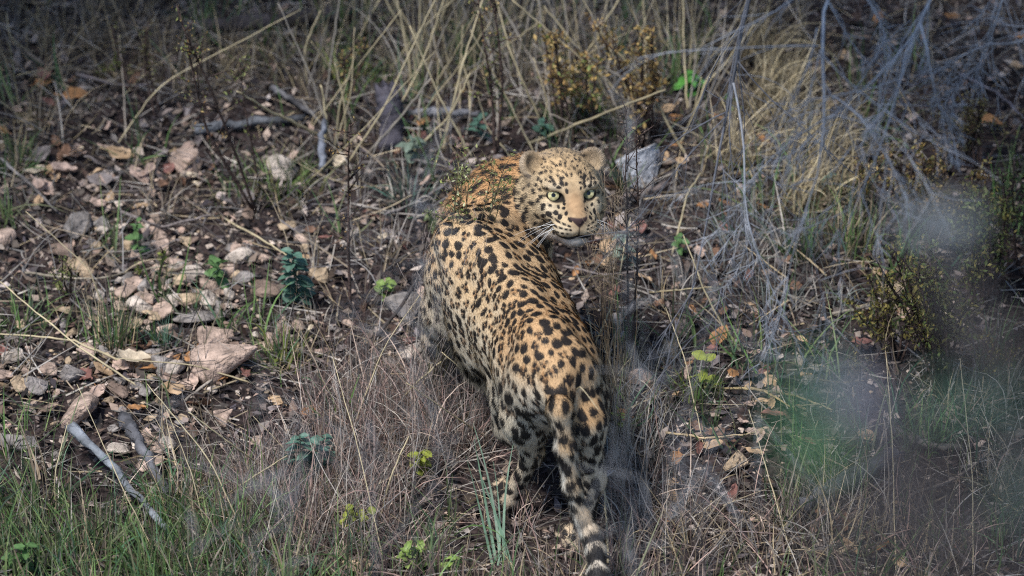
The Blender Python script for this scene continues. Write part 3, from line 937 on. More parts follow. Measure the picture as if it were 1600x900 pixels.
# ------------------------------------------------------------------ fallen leaves
def leaf_mesh(seed, col, asp, lobed=False):
    r = np.random.RandomState(seed)
    nu, nv = 7, 5
    u = np.linspace(-1, 1, nu); v = np.linspace(-1, 1, nv)
    U, Vv = np.meshgrid(u, v, indexing='ij')
    wd = np.sqrt(np.clip(1 - U ** 2, 0, 1)) ** 1.15 * (1 - .28 * U) * asp
    wd = wd * (1 + .16 * np.sin(U * 9 + r.uniform(0, 6)) * (1 + lobed))
    X = U + .05 * r.normal(size=U.shape); Y = Vv * wd
    Z = .32 * np.abs(Vv) ** 1.4 * wd * r.uniform(.2, 1.5) + .28 * r.uniform(-.6, 1) * U ** 2 + .10 * np.sin(U * 4 + Vv * 3 + r.uniform(0, 6)) + .05 * r.normal(size=U.shape)
    P_ = np.stack([X, Y, Z], -1).reshape(-1, 3)
    P_[:, 2] -= P_[:, 2].min()
    # a short stalk
    i, j = np.meshgrid(np.arange(nu - 1), np.arange(nv - 1), indexing='ij'); a = (i * nv + j).ravel()
    F_ = np.stack([a, a + nv, a + nv + 1, a + 1], 1)
    mid = len(P_)
    zc = P_[nv // 2, 2]
    P_ = np.concatenate([P_, [(-.95, -.03, zc), (-.95, .03, zc), (-1.5, .05 + .1 * r.normal(), zc + .12), (-1.5, .09 + .1 * r.normal(), zc + .12)]])
    F_ = np.concatenate([F_, [(mid, mid + 1, mid + 3, mid + 2)]])
    c = np.tile(np.asarray(col, float), (len(P_), 1))
    c[:nu * nv] *= (1 - .22 * np.exp(-(Vv.ravel() / .18) ** 2))[:, None] * (1 + .15 * r.normal(size=(nu * nv, 1)))
    return mesh_faces('fallen_leaf', P_, F_, np.clip(c, 0, 1), M_LEAF)
LCOL = {'tan': (.52, .36, .22), 'orange': (.40, .205, .09), 'pinkish': (.52, .38, .31), 'brown': (.20, .115, .075), 'grey': (.25, .215, .205), 'yellow': (.46, .36, .16), 'reddish': (.24, .115, .095), 'cream': (.60, .50, .37)}
LM = {(c, k): leaf_mesh(i * 10 + k, LCOL[c], [.42, .55, .7, .36, .62][k], k == 4) for i, c in enumerate(LCOL) for k in range(5)}
LSH = ['narrow', 'oval', 'broad', 'slim', 'lobed']
def leaf(px, py, w, col, k=None, rz=None, fixed=None, tilt=.45, lift=.008):
    p = gp(px, py); k = rs.randint(5) if k is None else k
    o = obj('fallen_leaf', LM[(col, k)], loc=p + np.array((0, 0, lift + rs.uniform(0, .012))), rot=(rs.normal(0, tilt), rs.normal(0, tilt * .8), rs.uniform(0, 6.28) if rz is None else rz), scale=w / 2 / 800)
    name_it(o, f'{LSH[k]} {col} dead leaf', 'leaf', px, py, 'dead leaves on the slope', fixed)
leaf(207, 580, 58, 'cream', 2, .3, 'large cream folded leaf left of the pale flat slab', .35, .016)
leaf(118, 165, 46, 'orange', 0, .2, 'orange brown curled leaf in the dark upper left litter', .3, .016)
leaf(214, 655, 32, 'orange', 1, .4, 'small orange leaf between the pinkish white rock and grass', .3, .016)
leaf(1372, 42, 30, 'orange', 1, 1.2, 'orange leaf behind the bare branches at upper right', .3, .02)
leaf(1545, 212, 46, 'orange', 0, .1, 'pale orange curled leaf at the far upper right', .3, .03)
leaf(1485, 52, 30, 'orange', 3, .1, 'slim orange leaf near the top right corner', .3, .03)
leaf(1594, 78, 26, 'orange', 1, .5, 'orange leaf at the right edge below the top corner', .3, .03)
leaf(1208, 665, 40, 'reddish', 1, .2, 'wine red leaf left of the blurred green leaves', .3, .02)
leaf(1345, 555, 34, 'reddish', 1, .2, 'wine red leaf below the yellow-budded bush', .3, .02)
leaf(1125, 540, 40, 'orange', 4, .9, 'curled orange leaf up-right of the tan lump stone', .5, .02)
leaf(1145, 607, 24, 'orange', 2, .9, 'small round orange leaf on the leaf pile right of the hind leg', .3, .03)
leaf(660, 207, 20, 'orange', 2, .9, 'single orange leaf right of the dark stump', .3, .02)
zones = [  # centre, spread, how many, sizes, colours
    ((190, 275), (150, 34), 46, (22, 46), ['pinkish', 'cream', 'tan', 'pinkish', 'brown', 'grey']),
    ((150, 175), (120, 40), 22, (18, 36), ['brown', 'orange', 'brown', 'grey', 'reddish']),
    ((180, 600), (190, 30), 34, (20, 40), ['pinkish', 'tan', 'brown', 'cream', 'reddish', 'orange']),
    ((1150, 640), (70, 80), 52, (18, 38), ['pinkish', 'tan', 'orange', 'brown', 'grey', 'reddish', 'tan']),
    ((960, 390), (75, 32), 30, (18, 34), ['brown', 'pinkish', 'tan', 'reddish', 'brown', 'orange']),
    ((1040, 270), (60, 50), 16, (16, 30), ['brown', 'orange', 'tan', 'brown']),
    ((560, 430), (110, 90), 34, (16, 32), ['grey', 'brown', 'tan', 'pinkish', 'reddish', 'cream']),
    ((690, 230), (80, 45), 18, (16, 28), ['reddish', 'grey', 'pinkish', 'brown']),
    ((1360, 830), (140, 45), 22, (20, 40), ['brown', 'tan', 'orange', 'reddish']),
    ((1380, 100), (160, 90), 20, (18, 34), ['brown', 'tan', 'brown', 'grey']),
    ((1250, 420), (110, 80), 18, (16, 30), ['tan', 'brown', 'pinkish', 'grey']),
    ((560, 90), (180, 70), 22, (16, 30), ['tan', 'brown', 'orange', 'grey', 'brown']),
    ((500, 860), (220, 35), 12, (22, 44), ['brown', 'tan', 'pinkish'])]
nleaf = 12
for (cx, cy), (sx, sy), n, (w0, w1), cols in zones:
    for _ in range(n):
        px, py = rs.normal(cx, sx), rs.normal(cy, sy)
        if not (3 < px < 1597 and 3 < py < 897) or nleaf >= 296: continue
        if blob(px, py, 830, 520, 90, 170) > .5: continue
        leaf(px, py, rs.uniform(w0, w1), cols[rs.randint(len(cols))]); nleaf += 1
print('leaves', nleaf)
# ------------------------------------------------------------------ sticks and logs
def limb(pts, r0, r1, nseg=7, rough=.12, steps=14, seed=0):
    """a capped, slightly knobbly branch along a smooth path"""
    pts = np.asarray(pts, float)
    t = np.linspace(0, 1, len(pts)); tt = np.linspace(0, 1, steps)
    c = np.stack([np.interp(tt, t, pts[:, i]) for i in range(3)], 1)
    for _ in range(2):
        c[1:-1] = (c[:-2] + 2 * c[1:-1] + c[2:]) / 4
    r = np.random.RandomState(seed)
    rad = np.linspace(r0, r1, steps) * (1 + rough * r.normal(size=steps))
    c[1:-1] += r.normal(size=(steps - 2, 3)) * min(r0, .008) * .25
    c = np.concatenate([c[:1], c, c[-1:]]); rad = np.concatenate([[1e-4], rad, [1e-4]])
    V, F = tube(c + np.linspace(0, 1e-5, len(c))[:, None] * (c[-1] - c[0]), rad, nseg)
    # tube()'s frame at the doubled ends
    V[:nseg] = c[0]; V[-nseg:] = c[-1]
    if nseg >= 7:                       # grooves along the wood, ragged ends
        cc_ = np.repeat(c, nseg, 0); rel = V - cc_
        th = np.tile(np.arange(nseg) * 2 * math.pi / nseg, len(c)); ti = np.repeat(np.linspace(0, 1, len(c)), nseg)
        f = 1 + .22 * vec_noise(np.stack([np.cos(th) * 2.4, np.sin(th) * 2.4, ti * 2.5], 1), 1.0, seed, 3)
        V = cc_ + rel * f[:, None]
        ax = nrm(c[-1] - c[0])
        V[nseg:2 * nseg] -= ax * r0 * r.uniform(-.5, 1.3, (nseg, 1)); V[-2 * nseg:-nseg] += ax * r1 * r.uniform(-.6, 1.6, (nseg, 1))
    return V, F
def join(parts):
    Vs, Fs, n = [], [], 0
    for V, F in parts:
        Vs.append(V); Fs.append(np.asarray(F) + n); n += len(V)
    return np.concatenate(Vs), np.concatenate(Fs)
def bark_cols(V, col, seed=0, j=.55):
    return np.clip(np.asarray(col) * (1 + j * vec_noise(V, 60, seed, 3))[:, None], 0, 1)
def stick(name, path, w0, w1, col, label=None, cat='branch', z=.012, desc=None, group=None, nseg=7, seed=None):
    seed = rs.randint(9999) if seed is None else seed
    pts = []
    for q in path:
        p = gp(q[0], q[1]) if len(q) == 2 else at(q[0], q[1], q[2])
        if len(q) == 2: p = p + np.array((0, 0, z + w0 / 1600))
        pts.append(p)
    V, F = limb(pts, w0 / 1600, w1 / 1600, nseg, seed=seed)
    o0 = V.mean(0)
    o = obj(name, mesh_faces(name, V - o0, F, bark_cols(V, col, seed), M_BARK), loc=o0)
    mx, my = np.mean([q[0] for q in path]), np.mean([q[1] for q in path])
    name_it(o, desc or 'thin grey twig', cat, mx, my, group, label)
    return o
sb = stick('broken_branch', [(112, 668, .055), (165, 716, .045), (215, 772, .03), (262, 826, .015)], 15, 9, (.17, .185, .205), 'silver-grey broken branch lying slanted in the lower left', nseg=10, seed=3)
stick('broken_branch', [(196, 672), (222, 716), (262, 790)], 24, 12, (.10, .10, .11), 'dark charred branch lying just right of the silver branch', seed=4)
stick('fallen_log', [(285, 62), (360, 56), (450, 50), (545, 38)], 26, 22, (.055, .048, .05), 'dark fallen log across the upper left litter', 'log', .01)
stick('fallen_log', [(306, 217), (360, 208), (420, 203), (472, 199)], 17, 10, (.11, .115, .125), 'bluish grey fallen log in the upper left quarter', 'log')
stick('broken_branch', [(425, 150), (462, 172), (494, 190)], 13, 8, (.12, .115, .12), 'short grey branch piece slanting above the grey fallen log')
stick('branch_stub', [(503, 262, .01), (502, 225, .045), (507, 188, .08)], 12, 8, (.15, .16, .19), 'upright bluish stub at the right end of the grey log')
stick('fallen_log', [(1250, 815), (1320, 775), (1400, 728)], 32, 20, (.11, .11, .125), 'weathered grey log lying slanted at the lower right', 'log')
stick('fallen_log', [(1395, 690), (1450, 712), (1500, 716)], 20, 12, (.12, .11, .10), 'short dark log piece right of the weathered grey log', 'log')
stick('tree_stump', [(612, 228, .0), (611, 190, .045), (607, 148, .10)], 44, 36, (.07, .065, .08), 'dark upright stump above and left of the leopard', 'stump', nseg=12)
stick('fallen_log', [(640, 193), (690, 188), (745, 192)], 16, 10, (.20, .20, .22), 'thin grey log just right of the dark stump', 'log')
stick('broken_branch', [(1040, 300), (1000, 318), (968, 322)], 12, 8, (.16, .13, .12), 'short brown branch right of the leopard\'s face')
for path, w, c in [([(0, 262), (45, 300), (90, 345)], 7, (.2, .18, .17)), ([(560, 270), (640, 262), (700, 276)], 7, (.16, .14, .13)), ([(290, 640), (340, 600), (410, 560)], 5, (.3, .26, .22)),
                   ([(1165, 620), (1240, 632), (1300, 655)], 6, (.34, .27, .16)), ([(1100, 620), (1190, 622), (1240, 652)], 5, (.40, .31, .16)), ([(1300, 505), (1370, 490), (1420, 470)], 6, (.30, .26, .21)),
                   ([(1420, 790), (1500, 760), (1570, 700)], 6, (.24, .20, .17)), ([(1310, 880), (1390, 830), (1480, 790)], 7, (.28, .22, .15)), ([(40, 440), (140, 452), (280, 425)], 5, (.30, .26, .2)),
                   ([(190, 345), (250, 370), (330, 350)], 6, (.2, .17, .16)), ([(700, 300), (650, 330), (600, 350)], 5, (.2, .18, .18)), ([(880, 430), (950, 445), (1040, 430)], 5, (.2, .17, .16)),
                   ([(540, 330), (610, 345), (670, 325)], 5, (.3, .27, .24)), ([(470, 560), (540, 600), (560, 640)], 6, (.14, .11, .10)), ([(1500, 130), (1560, 160), (1600, 200)], 6, (.14, .13, .15)),
                   ([(120, 130), (200, 150), (300, 140)], 6, (.14, .12, .12)), ([(30, 90), (80, 120), (150, 128)], 7, (.18, .15, .12)), ([(1040, 690), (1110, 700), (1180, 690)], 5, (.36, .28, .17))]:
    stick('twig', path, w, w * .5, c, desc='thin %s twig' % ('pale' if sum(c) > .8 else 'grey' if sum(c) > .5 else 'dark'), cat='twig', group='twigs on the slope', nseg=5, z=.018)
# dark leaning stem left of the animal's chest
stick('dark_stem', [(520, 600, .0), (580, 540, .03), (640, 460, .10), (682, 392, .20)], 8, 4, (.05, .042, .04), "dark slanting stem running up towards the leopard's shoulder", 'stem', nseg=6)

# ------------------------------------------------------------------ tufts of grass, each a thing
def tuft(px, py, n, hgt, spread, cols, desc, green=False, lean=.45, curl=.8, width=.0018, az0=None, fixed=None, name='grass_tuft', azs=.8, cat='grass tuft'):
    p = gp(px, py)
    base = np.concatenate([rs.normal(0, spread, (n, 2)), np.zeros((n, 1))], 1)
    base[:, 2] = gz(base[:, 0] + p[0], base[:, 1] + p[1]) - p[2] - .003
    az = np.arctan2(base[:, 1], base[:, 0]) + rs.normal(0, .7, n) if az0 is None else rs.normal(az0, azs, n)
    V, F, k = ribbons(base, az, hgt * rs.uniform(.45, 1.1, n), width * 1.75 * rs.uniform(.5, 1.35, n), np.abs(rs.normal(0, lean, n)).clip(0, 1.35), rs.normal(curl * .5, curl * .6, n).clip(-.4, 1.9), 6)
    o = obj(name, blade_mesh(name, V, F, np.repeat(palette(n, cols, .3, True), k, 0), M_GRASS if green else M_STRAW), loc=p)
    name_it(o, desc, cat, px, py - hgt * 300, 'grass tufts on the slope', fixed)
    return o
TAN_ = [(.50, .42, .26), (.44, .36, .22), (.38, .32, .22), (.54, .46, .31)]
tuft(28, 262, 90, .10, .022, GREEN + DRY[:1], 'short green tuft', True, fixed='dark green tuft at the left edge above the leaf band')
tuft(440, 296, 170, .085, .035, [(.12, .21, .05), (.16, .25, .07), (.10, .17, .05), (.3, .3, .12)], '', True, .7, fixed='bright green tuft growing round the pale lichened stone')
tuft(178, 540, 150, .13, .022, GREEN + DRY, '', True, .25, .4, fixed='tall green and tan upright tuft left of the stony patch')
tuft(258, 540, 60, .07, .014, TEAL + GREEN[:1], '', True, .35, .4, fixed='small bluish green tuft at the lower edge of the stones')
tuft(440, 565, 120, .09, .024, YGRN + GREEN + DRY[:2], '', True, .5, .7, fixed='yellow-green tuft between the pale slab and the dark slanting stem')
tuft(30, 508, 110, .08, .035, GREEN, '', True, .6, .7, fixed='low dark green tuft at the left edge beside long straws')
tuft(1082, 620, 80, .075, .018, GREEN + YGRN[:1], '', True, .5, .7, fixed='small green tuft left of the orange leaf pile')
tuft(1445, 700, 120, .12, .024, GREEN, '', True, .35, .7, fixed='dark green tuft right of the weathered grey log')
tuft(1290, 740, 90, .10, .024, GREEN + YGRN, '', True, .5, .8, fixed='green tuft half hidden by the blurred green leaves')
tuft(640, 318, 110, .10, .03, TEAL + GREY, '', True, .8, 1., fixed="grey-green tuft behind the leopard's left shoulder")
tuft(560, 130, 90, .10, .03, GREEN + YGRN, '', True, .5, .8, fixed='mossy green tuft left of the dark stump')
tuft(300, 800, 120, .13, .03, GREEN + DRY[:2], '', True, .4, .7, fixed='green and straw tuft right of the dark charred branch')
tuft(900, 190, 120, .075, .035, [(.10, .18, .05), (.13, .20, .06), (.08, .14, .045)], '', True, .7, .6, fixed="green tuft growing right behind the leopard's head")
tuft(1250, 400, 110, .15, .022, TEAL + GREEN + GREY, '', True, .35, .6, fixed='bluish green upright tuft under the bare drooping branches')
tuft(1330, 390, 120, .16, .03, GREEN + DRY, '', True, .3, .5, fixed='olive green tuft left of the yellow-budded bush')
for i, (px, py) in enumerate([(40, 850), (110, 880), (170, 850), (235, 890), (330, 880), (400, 860), (70, 790), (20, 930), (150, 940), (280, 940), (450, 935), (340, 950)]):
    tuft(px, py, 95, rs.uniform(.11, .17), .032, GREEN + DRY[1:3] + [(.14, .16, .08)], 'long green tuft', True, .45, .8, .0024)
for i, (px, py) in enumerate([(520, 905), (600, 930), (690, 920), (770, 940), (1440, 900), (1550, 870), (1360, 930), (830, 960), (1010, 945), (1100, 915), (1210, 930)]):
    tuft(px, py, 80, rs.uniform(.09, .15), .035, GREEN[:2] + PINK + DRY, 'mixed green and dry tuft', True, .5, .9)
for i, (px, py) in enumerate([(600, 640), (655, 665), (700, 640), (730, 700), (560, 690), (640, 730), (690, 620), (500, 760), (430, 800), (560, 790), (395, 770), (470, 850), (720, 690)]):
    tuft(px, py, 130, rs.uniform(.12, .19), .03, PINK + GREY, 'fine pinkish dry tuft', False, .65, 1.2, .0012)
for i, (px, py) in enumerate([(1030, 830), (1080, 870), (1190, 870), (1250, 820), (1300, 860), (1400, 850), (1560, 760), (1500, 640), (1580, 600), (1470, 840)]):
    tuft(px, py, 90, rs.uniform(.10, .17), .034, GREY + DRY + PINK[:1], 'grey dry tuft', False, .6, 1.0, .0014)
for i, (px, py) in enumerate([(40, 110), (110, 70), (190, 130), (250, 80), (60, 200), (330, 130), (170, 40), (400, 110), (20, 40)]):
    tuft(px, py, 70, rs.uniform(.10, .18), .035, [(.30, .24, .14), (.22, .18, .12), (.18, .15, .12), (.36, .29, .18)], 'sprawling brown dry tuft', False, .9, .8, .0015)
for i, (px, py) in enumerate([(480, 120), (540, 60), (660, 130), (720, 90), (800, 130), (860, 90), (930, 120), (690, 30), (590, 20), (1060, 110), (770, 40)]):
    tuft(px, py, 60, rs.uniform(.16, .30), .035, TAN_ + GREY + [(.12, .15, .06)], 'tall straw-coloured tuft', False, .5, .5, .0016)
for i, (px, py) in enumerate([(1190, 170), (1225, 200), (1260, 250), (1215, 130), (1290, 300), (1250, 320), (1175, 90), (1140, 250), (1300, 230)]):
    tuft(px, py, 110, rs.uniform(.15, .23), .03, TAN_, 'pale bent-over straw tuft', False, .7, 1.3, .0019, az0=-1.0, azs=1.0)
for i, (px, py) in enumerate([(1010, 210), (985, 160), (1100, 330), (1130, 420), (1180, 380), (1060, 470), (1210, 480), (1290, 480), (995, 640), (1005, 720), (988, 800), (1025, 600)]):
    tuft(px, py, 100, rs.uniform(.09, .15), .035, GREY + [(.24, .26, .25), (.20, .23, .20)], 'wiry grey tuft', False, .75, 1.0, .0012)
for i, (px, py) in enumerate([(470, 330), (530, 380), (600, 400), (560, 480), (600, 560), (500, 520), (380, 330), (250, 330), (120, 480), (60, 330)]):
    tuft(px, py, 40, rs.uniform(.07, .12), .03, GREY + DRY, 'sparse dry tuft', False, .8, .8, .0013)
# single long straws that cross the picture
def straw(path, w, col, desc, fixed=None):
    pts = [gp(*path[0])] + [at(*q) for q in path[1:]]
    V, F = limb(pts, w / 1600, w / 3200, 4, .05, 18, rs.randint(999))
    o = obj('long_straw', mesh_faces('long_straw', V - pts[0], F, np.tile(col, (len(V), 1)), M_STRAW), loc=pts[0])
    m = path[len(path) // 2]
    name_it(o, desc, 'straw', m[0], m[1], 'single long straws', fixed)
TN = (.58, .49, .31)
for path, w, fx in [([(240, 620), (120, 540, .07), (0, 440, .10)], 5, 'long yellow straw arching from the left edge to the cream leaf'), ([(215, 575), (110, 530, .05), (0, 522, .06)], 6, 'thick pale straw lying level in from the left edge'),
                    ([(180, 230), (250, 130, .10), (470, 15, .2)], 4, None), ([(475, 290), (560, 210, .12), (680, 80, .25)], 4, None), ([(540, 260), (600, 170, .12), (650, 60, .22), (690, -20, .3)], 4, None),
                    ([(740, 250), (690, 160, .15), (640, 40, .3)], 5, None), ([(850, 200), (800, 90, .18), (770, -20, .3)], 6, None), ([(690, 240), (720, 110, .18), (760, -20, .3)], 6, None),
                    ([(965, 190), (930, 110, .15), (800, 0, .3)], 5, None), ([(600, 210), (660, 100, .12), (700, -20, .26)], 4, None), ([(1000, 200), (960, 90, .15), (900, -20, .28)], 4, None),
                    ([(900, 600), (960, 470, .12), (985, 340, .2)], 4, None), ([(950, 880), (945, 760, .1), (935, 690, .16)], 6, "yellow straw standing just right of the leopard's tail"), ([(1050, 400), (1075, 300, .08), (1095, 270, .1)], 5, None),
                    ([(600, 880), (560, 700, .15), (520, 560, .24)], 3, None), ([(330, 860), (300, 740, .12), (260, 640, .2)], 3, None), ([(260, 900), (190, 760, .12), (120, 600, .24)], 3, None),
                    ([(400, 880), (330, 720, .14), (230, 600, .22)], 4, None), ([(640, 640), (700, 520, .12), (760, 420, .2)], 3, None), ([(540, 700), (600, 540, .15), (700, 400, .25)], 3, None),
                    ([(800, 690), (760, 610, .1), (690, 550, .16)], 4, 'bleached straw bending below the leopard\'s belly'), ([(1400, 900), (1395, 700, .16), (1385, 560, .3)], 3, None), ([(1520, 900), (1520, 740, .15), (1500, 560, .3)], 3, None),
                    ([(1100, 700), (1070, 560, .1), (1040, 480, .16)], 3, None), ([(1240, 880), (1200, 740, .12), (1170, 640, .2)], 3, None), ([(330, 330), (420, 380, .02), (450, 400, .03)], 5, None),
                    ([(160, 480), (140, 420, .06), (40, 330, .15)], 3, None), ([(400, 600), (300, 570, .03), (180, 560, .05)], 4, None), ([(870, 660), (905, 600, .45), (935, 640, .42)], 2.5, None)]:
    straw(path, w * .8, np.array(TN) * rs.uniform(.75, 1.1), 'long thin pale straw', fx)
for _ in range(74):
    bx, by = rs.uniform(470, 1110), rs.uniform(90, 250)
    ln_ = rs.uniform(90, 260); an = rs.normal(0, .55)
    tx, ty = bx + ln_ * math.sin(an), by - ln_ * math.cos(an)
    hz = ln_ / 800 * rs.uniform(.7, 1.1); sc_ = rs.rand() < .5
    straw([(bx, by), ((bx + tx) / 2 + rs.normal(0, 8), (by + ty) / 2, hz * .5), (tx, ty, hz)], rs.uniform(2.5, 6), np.array(TN if sc_ else (.36, .32, .27)) * rs.uniform(.65, 1.05), ('straw-yellow' if sc_ else 'greyish') + (' right-leaning' if an > .1 else ' left-leaning' if an < -.1 else ' upright') + ' grass stalk')
for _ in range(34):
    zx, zy, sx, sy = [(640, 700, 130, 90), (250, 800, 220, 60), (1150, 760, 180, 80), (1020, 420, 60, 120), (1500, 650, 90, 160), (150, 120, 150, 60)][rs.randint(6)]
    bx, by = rs.normal(zx, sx), rs.normal(zy, sy)
    if not (0 < bx < 1600 and 30 < by < 960): continue
    ln_ = rs.uniform(70, 190); an = rs.normal(-.1, .75)
    tx, ty = bx + ln_ * math.sin(an), by - ln_ * math.cos(an)
    hz = ln_ / 800 * rs.uniform(.5, 1.0)
    straw([(bx, by), ((bx + tx) / 2 + rs.normal(0, 8), (by + ty) / 2, hz * .55), (tx, ty, hz)], rs.uniform(2.2, 4.5), np.array(rs.choice([0, 1]) and TN or (.38, .32, .26)) * rs.uniform(.7, 1.05), 'slanting dry grass stalk')
_tb = gp(783, 882)
teal = bpy.data.objects.new('teal_grass', None); COL.objects.link(teal); teal.location = _tb; teal.empty_display_size = .05
tag(teal, "fan of broad teal grass blades left of the leopard's tail", 'grass tuft')
for px0, py0, px1, py1, w in [(775, 880, 738, 690, .0062), (782, 880, 765, 670, .006), (788, 875, 775, 690, .0055), (770, 885, 728, 720, .005), (800, 890, 752, 740, .0066), (778, 886, 800, 730, .004)]:
    p0, p1 = gp(px0, py0), at(px1, py1, .16)
    d = p1 - p0; ln = np.linalg.norm(d)
    V, F, k = ribbons(np.zeros((1, 3)), np.array([math.atan2(d[1], d[0])]), np.array([ln * 1.05]), np.array([w]), np.array([math.atan2(np.hypot(d[0], d[1]), d[2]) - .1]), np.array([.25]), 8, twist=np.array([.2]))
    obj('blade', blade_mesh('blade', V, F, np.clip(np.array((.15, .25, .17)) * rs.uniform(.75, 1.15) * (1 + .25 * vec_noise(V, 30, 2, 2))[:, None], 0, 1), M_GRASS), teal, p0 - _tb)

# ------------------------------------------------------------------ herbs with dark stems and small buds
def buds(cen, size, cols, leafy=.5):
    n = len(cen)
    a = nrm(rs.normal(size=(n, 3)) + np.array((0, 0, .8))); b = nrm(np.cross(a, rs.normal(size=(n, 3)))); c = np.cross(a, b)
    s = (size * rs.uniform(.6, 1.4, n))[:, None]
    w = rs.uniform(.35, .6, n)[:, None]
    V = np.stack([cen - a * s, cen + b * s * w, cen + a * s, cen - b * s * w, cen + c * s * w * .6], 1).reshape(-1, 3)
    i = np.arange(n) * 5
    F = np.concatenate([np.stack([i, i + 1, i + 4], 1), np.stack([i + 1, i + 2, i + 4], 1), np.stack([i + 2, i + 3, i + 4], 1), np.stack([i + 3, i, i + 4], 1)])
    return V, F, np.repeat(palette(n, cols, .3), 5, 0)
BRN = [(.40, .27, .09), (.32, .20, .075), (.46, .34, .14), (.20, .12, .05)]
BUDG = [(.20, .24, .07), (.26, .28, .09), (.15, .19, .06), (.30, .29, .12)]
def herb(px, py, tx, ty, stems, nb, cols, fixed, stemc=(.075, .05, .042), w=5, size=.0035, spread=.05, nbud=7, lean=.0, cat='herb', name='budded_herb', low=.35):
    p = gp(px, py)
    st, cen = [], []
    for s in range(stems):
        top = at_y(tx + (rs.normal(0, spread * 800) if s else 0), ty + (rs.uniform(-10, 40) if s else 0), p[1] + lean + rs.normal(0, .03))
        top[2] = max(top[2], p[2] + .03)
        b0 = p + np.array((rs.normal(0, .012), rs.normal(0, .012), -.003)) * (s > 0)
        mid = (b0 + top) / 2 + rs.normal(0, .012, 3)
        V, F = limb([b0, mid, top], w / 1600, w / 4500, 5, .08, 12, rs.randint(999)); st.append((V, F))
        for k in range(nb):
            t = rs.uniform(low, 1.0)
            a = b0 * (1 - t) + top * t + (mid - (b0 + top) / 2) * 4 * t * (1 - t) * .5
            ln_ = np.linalg.norm(top - b0) * rs.uniform(.07, .2) * (1.15 - .6 * t)
            d = nrm(np.array((rs.normal(), rs.normal(), rs.uniform(.5, 1.6))))
            e = a + d * ln_
            V, F = limb([a, (a + e) / 2 + rs.normal(0, .003, 3), e], w / 3600, w / 6000, 3, .05, 4, 1); st.append((V, F))
            m = rs.randint(nbud // 2, nbud + 1)
            tt = rs.uniform(.35, 1.08, m)[:, None]
            cen.append(a + (e - a) * tt + rs.normal(0, size * 1.1, (m, 3)))
    root = bpy.data.objects.new(name, None); COL.objects.link(root); root.location = p; root.empty_display_size = .05
    V, F = join(st)
    obj('stem', mesh_faces('stem', V - p, F, bark_cols(V, stemc, 3), M_BARK), root)
    V, F, c = buds(np.concatenate(cen), size, cols)
    tag(obj('foliage', mesh_faces('foliage', V - p, F, c, M_GREEN, False), root), kind='stuff')
    tag(root, fixed, cat, 'herbs with small buds')
    return root
herb(402, 335, 285, 40, 2, 16, BRN + BUDG, 'dark-stemmed herb leaning left in the upper left quarter', lean=-.05, w=6)
herb(408, 300, 372, 85, 1, 12, BUDG, 'thin dark herb just right of the left-leaning stem', w=4)
herb(548, 490, 546, 195, 1, 20, BRN + BUDG[:1], 'straight dark herb standing left of the leopard\'s back', w=6, size=.003)
herb(515, 200, 560, 60, 3, 12, BRN + BUDG, 'olive budded herb above the upright bluish stub')
herb(250, 180, 225, 40, 3, 14, [(.16, .13, .06), (.12, .10, .05), (.2, .2, .07)], 'dull brown budded herb near the top left')
herb(150, 130, 165, 105, 3, 8, YGRN, 'small yellow-green budded sprig in the dark top left', spread=.03)
herb(110, 470, 105, 415, 3, 9, BUDG, 'low green-budded herb left of the stony patch', spread=.04)
herb(245, 440, 250, 385, 2, 8, YGRN, 'small yellow-green sprig above the stony patch', spread=.03)
herb(668, 640, 735, 262, 4, 11, [(.24, .29, .09), (.34, .37, .16), (.17, .21, .06), (.40, .42, .24)], "pale green flowering herb in front of the leopard's neck", stemc=(.12, .11, .06), w=3.2, size=.0042, spread=.032, low=.76)
herb(664, 655, 772, 258, 3, 9, [(.22, .25, .08), (.30, .31, .13), (.28, .22, .09), (.16, .18, .06)], "olive flowering herb covering part of the leopard's neck", stemc=(.12, .10, .06), w=3.2, size=.0042, spread=.032, low=.8)
herb(775, 250, 770, -20, 2, 16, BRN + BUDG, 'tall brown and green herb above the leopard\'s neck', w=6, spread=.03)
herb(880, 215, 865, 55, 4, 18, BRN + BRN + BUDG[:1], 'brown seed-headed herb above the leopard\'s head', spread=.05, size=.0055)
herb(930, 205, 915, 90, 4, 16, BRN + BUDG[:2], 'brown-green seed-headed herb above the head on its right', spread=.04, size=.0055)
herb(1020, 225, 1020, 40, 5, 18, BRN, 'large rust-brown seed-headed herb above the white slab', spread=.05, size=.0055)
herb(1000, 235, 985, 120, 3, 12, BRN, 'short rust-brown herb just above the white slab', spread=.03, size=.0055)
herb(982, 560, 978, 170, 2, 22, [(.14, .10, .08), (.18, .13, .09), (.22, .17, .12)], "tall dark herb standing right of the leopard's back", w=4.5, size=.003, spread=.015)
herb(700, 560, 672, 470, 2, 10, BUDG, "little green-budded herb at the leopard's left elbow", stemc=(.12, .13, .06), spread=.02)
herb(690, 380, 668, 330, 3, 12, [(.2, .24, .10), (.26, .29, .14), (.15, .2, .1)], "misty green herb beside the leopard's left shoulder", stemc=(.12, .13, .08), spread=.03)
GOLD = [(.24, .20, .055), (.18, .16, .05), (.30, .24, .07), (.13, .13, .045)]
herb(1480, 620, 1460, 390, 13, 24, GOLD + BUDG[:1], 'big golden-budded bush in the right half', spread=.07, size=.0055)
herb(1400, 560, 1390, 430, 7, 18, GOLD, 'smaller golden herb left of the big golden bush', spread=.05, size=.005)
herb(1540, 480, 1530, 300, 10, 22, GOLD + BUDG, 'olive golden bush at the right edge, middle height', spread=.06, size=.005)
herb(1440, 380, 1430, 230, 9, 20, GOLD[:2] + BRN, 'brown-gold bush under the hanging branches at right', spread=.06, size=.005)
herb(1520, 260, 1515, 150, 9, 20, [(.16, .13, .05), (.12, .12, .05), (.2, .16, .06)], 'dark olive bush at the upper right', spread=.06)
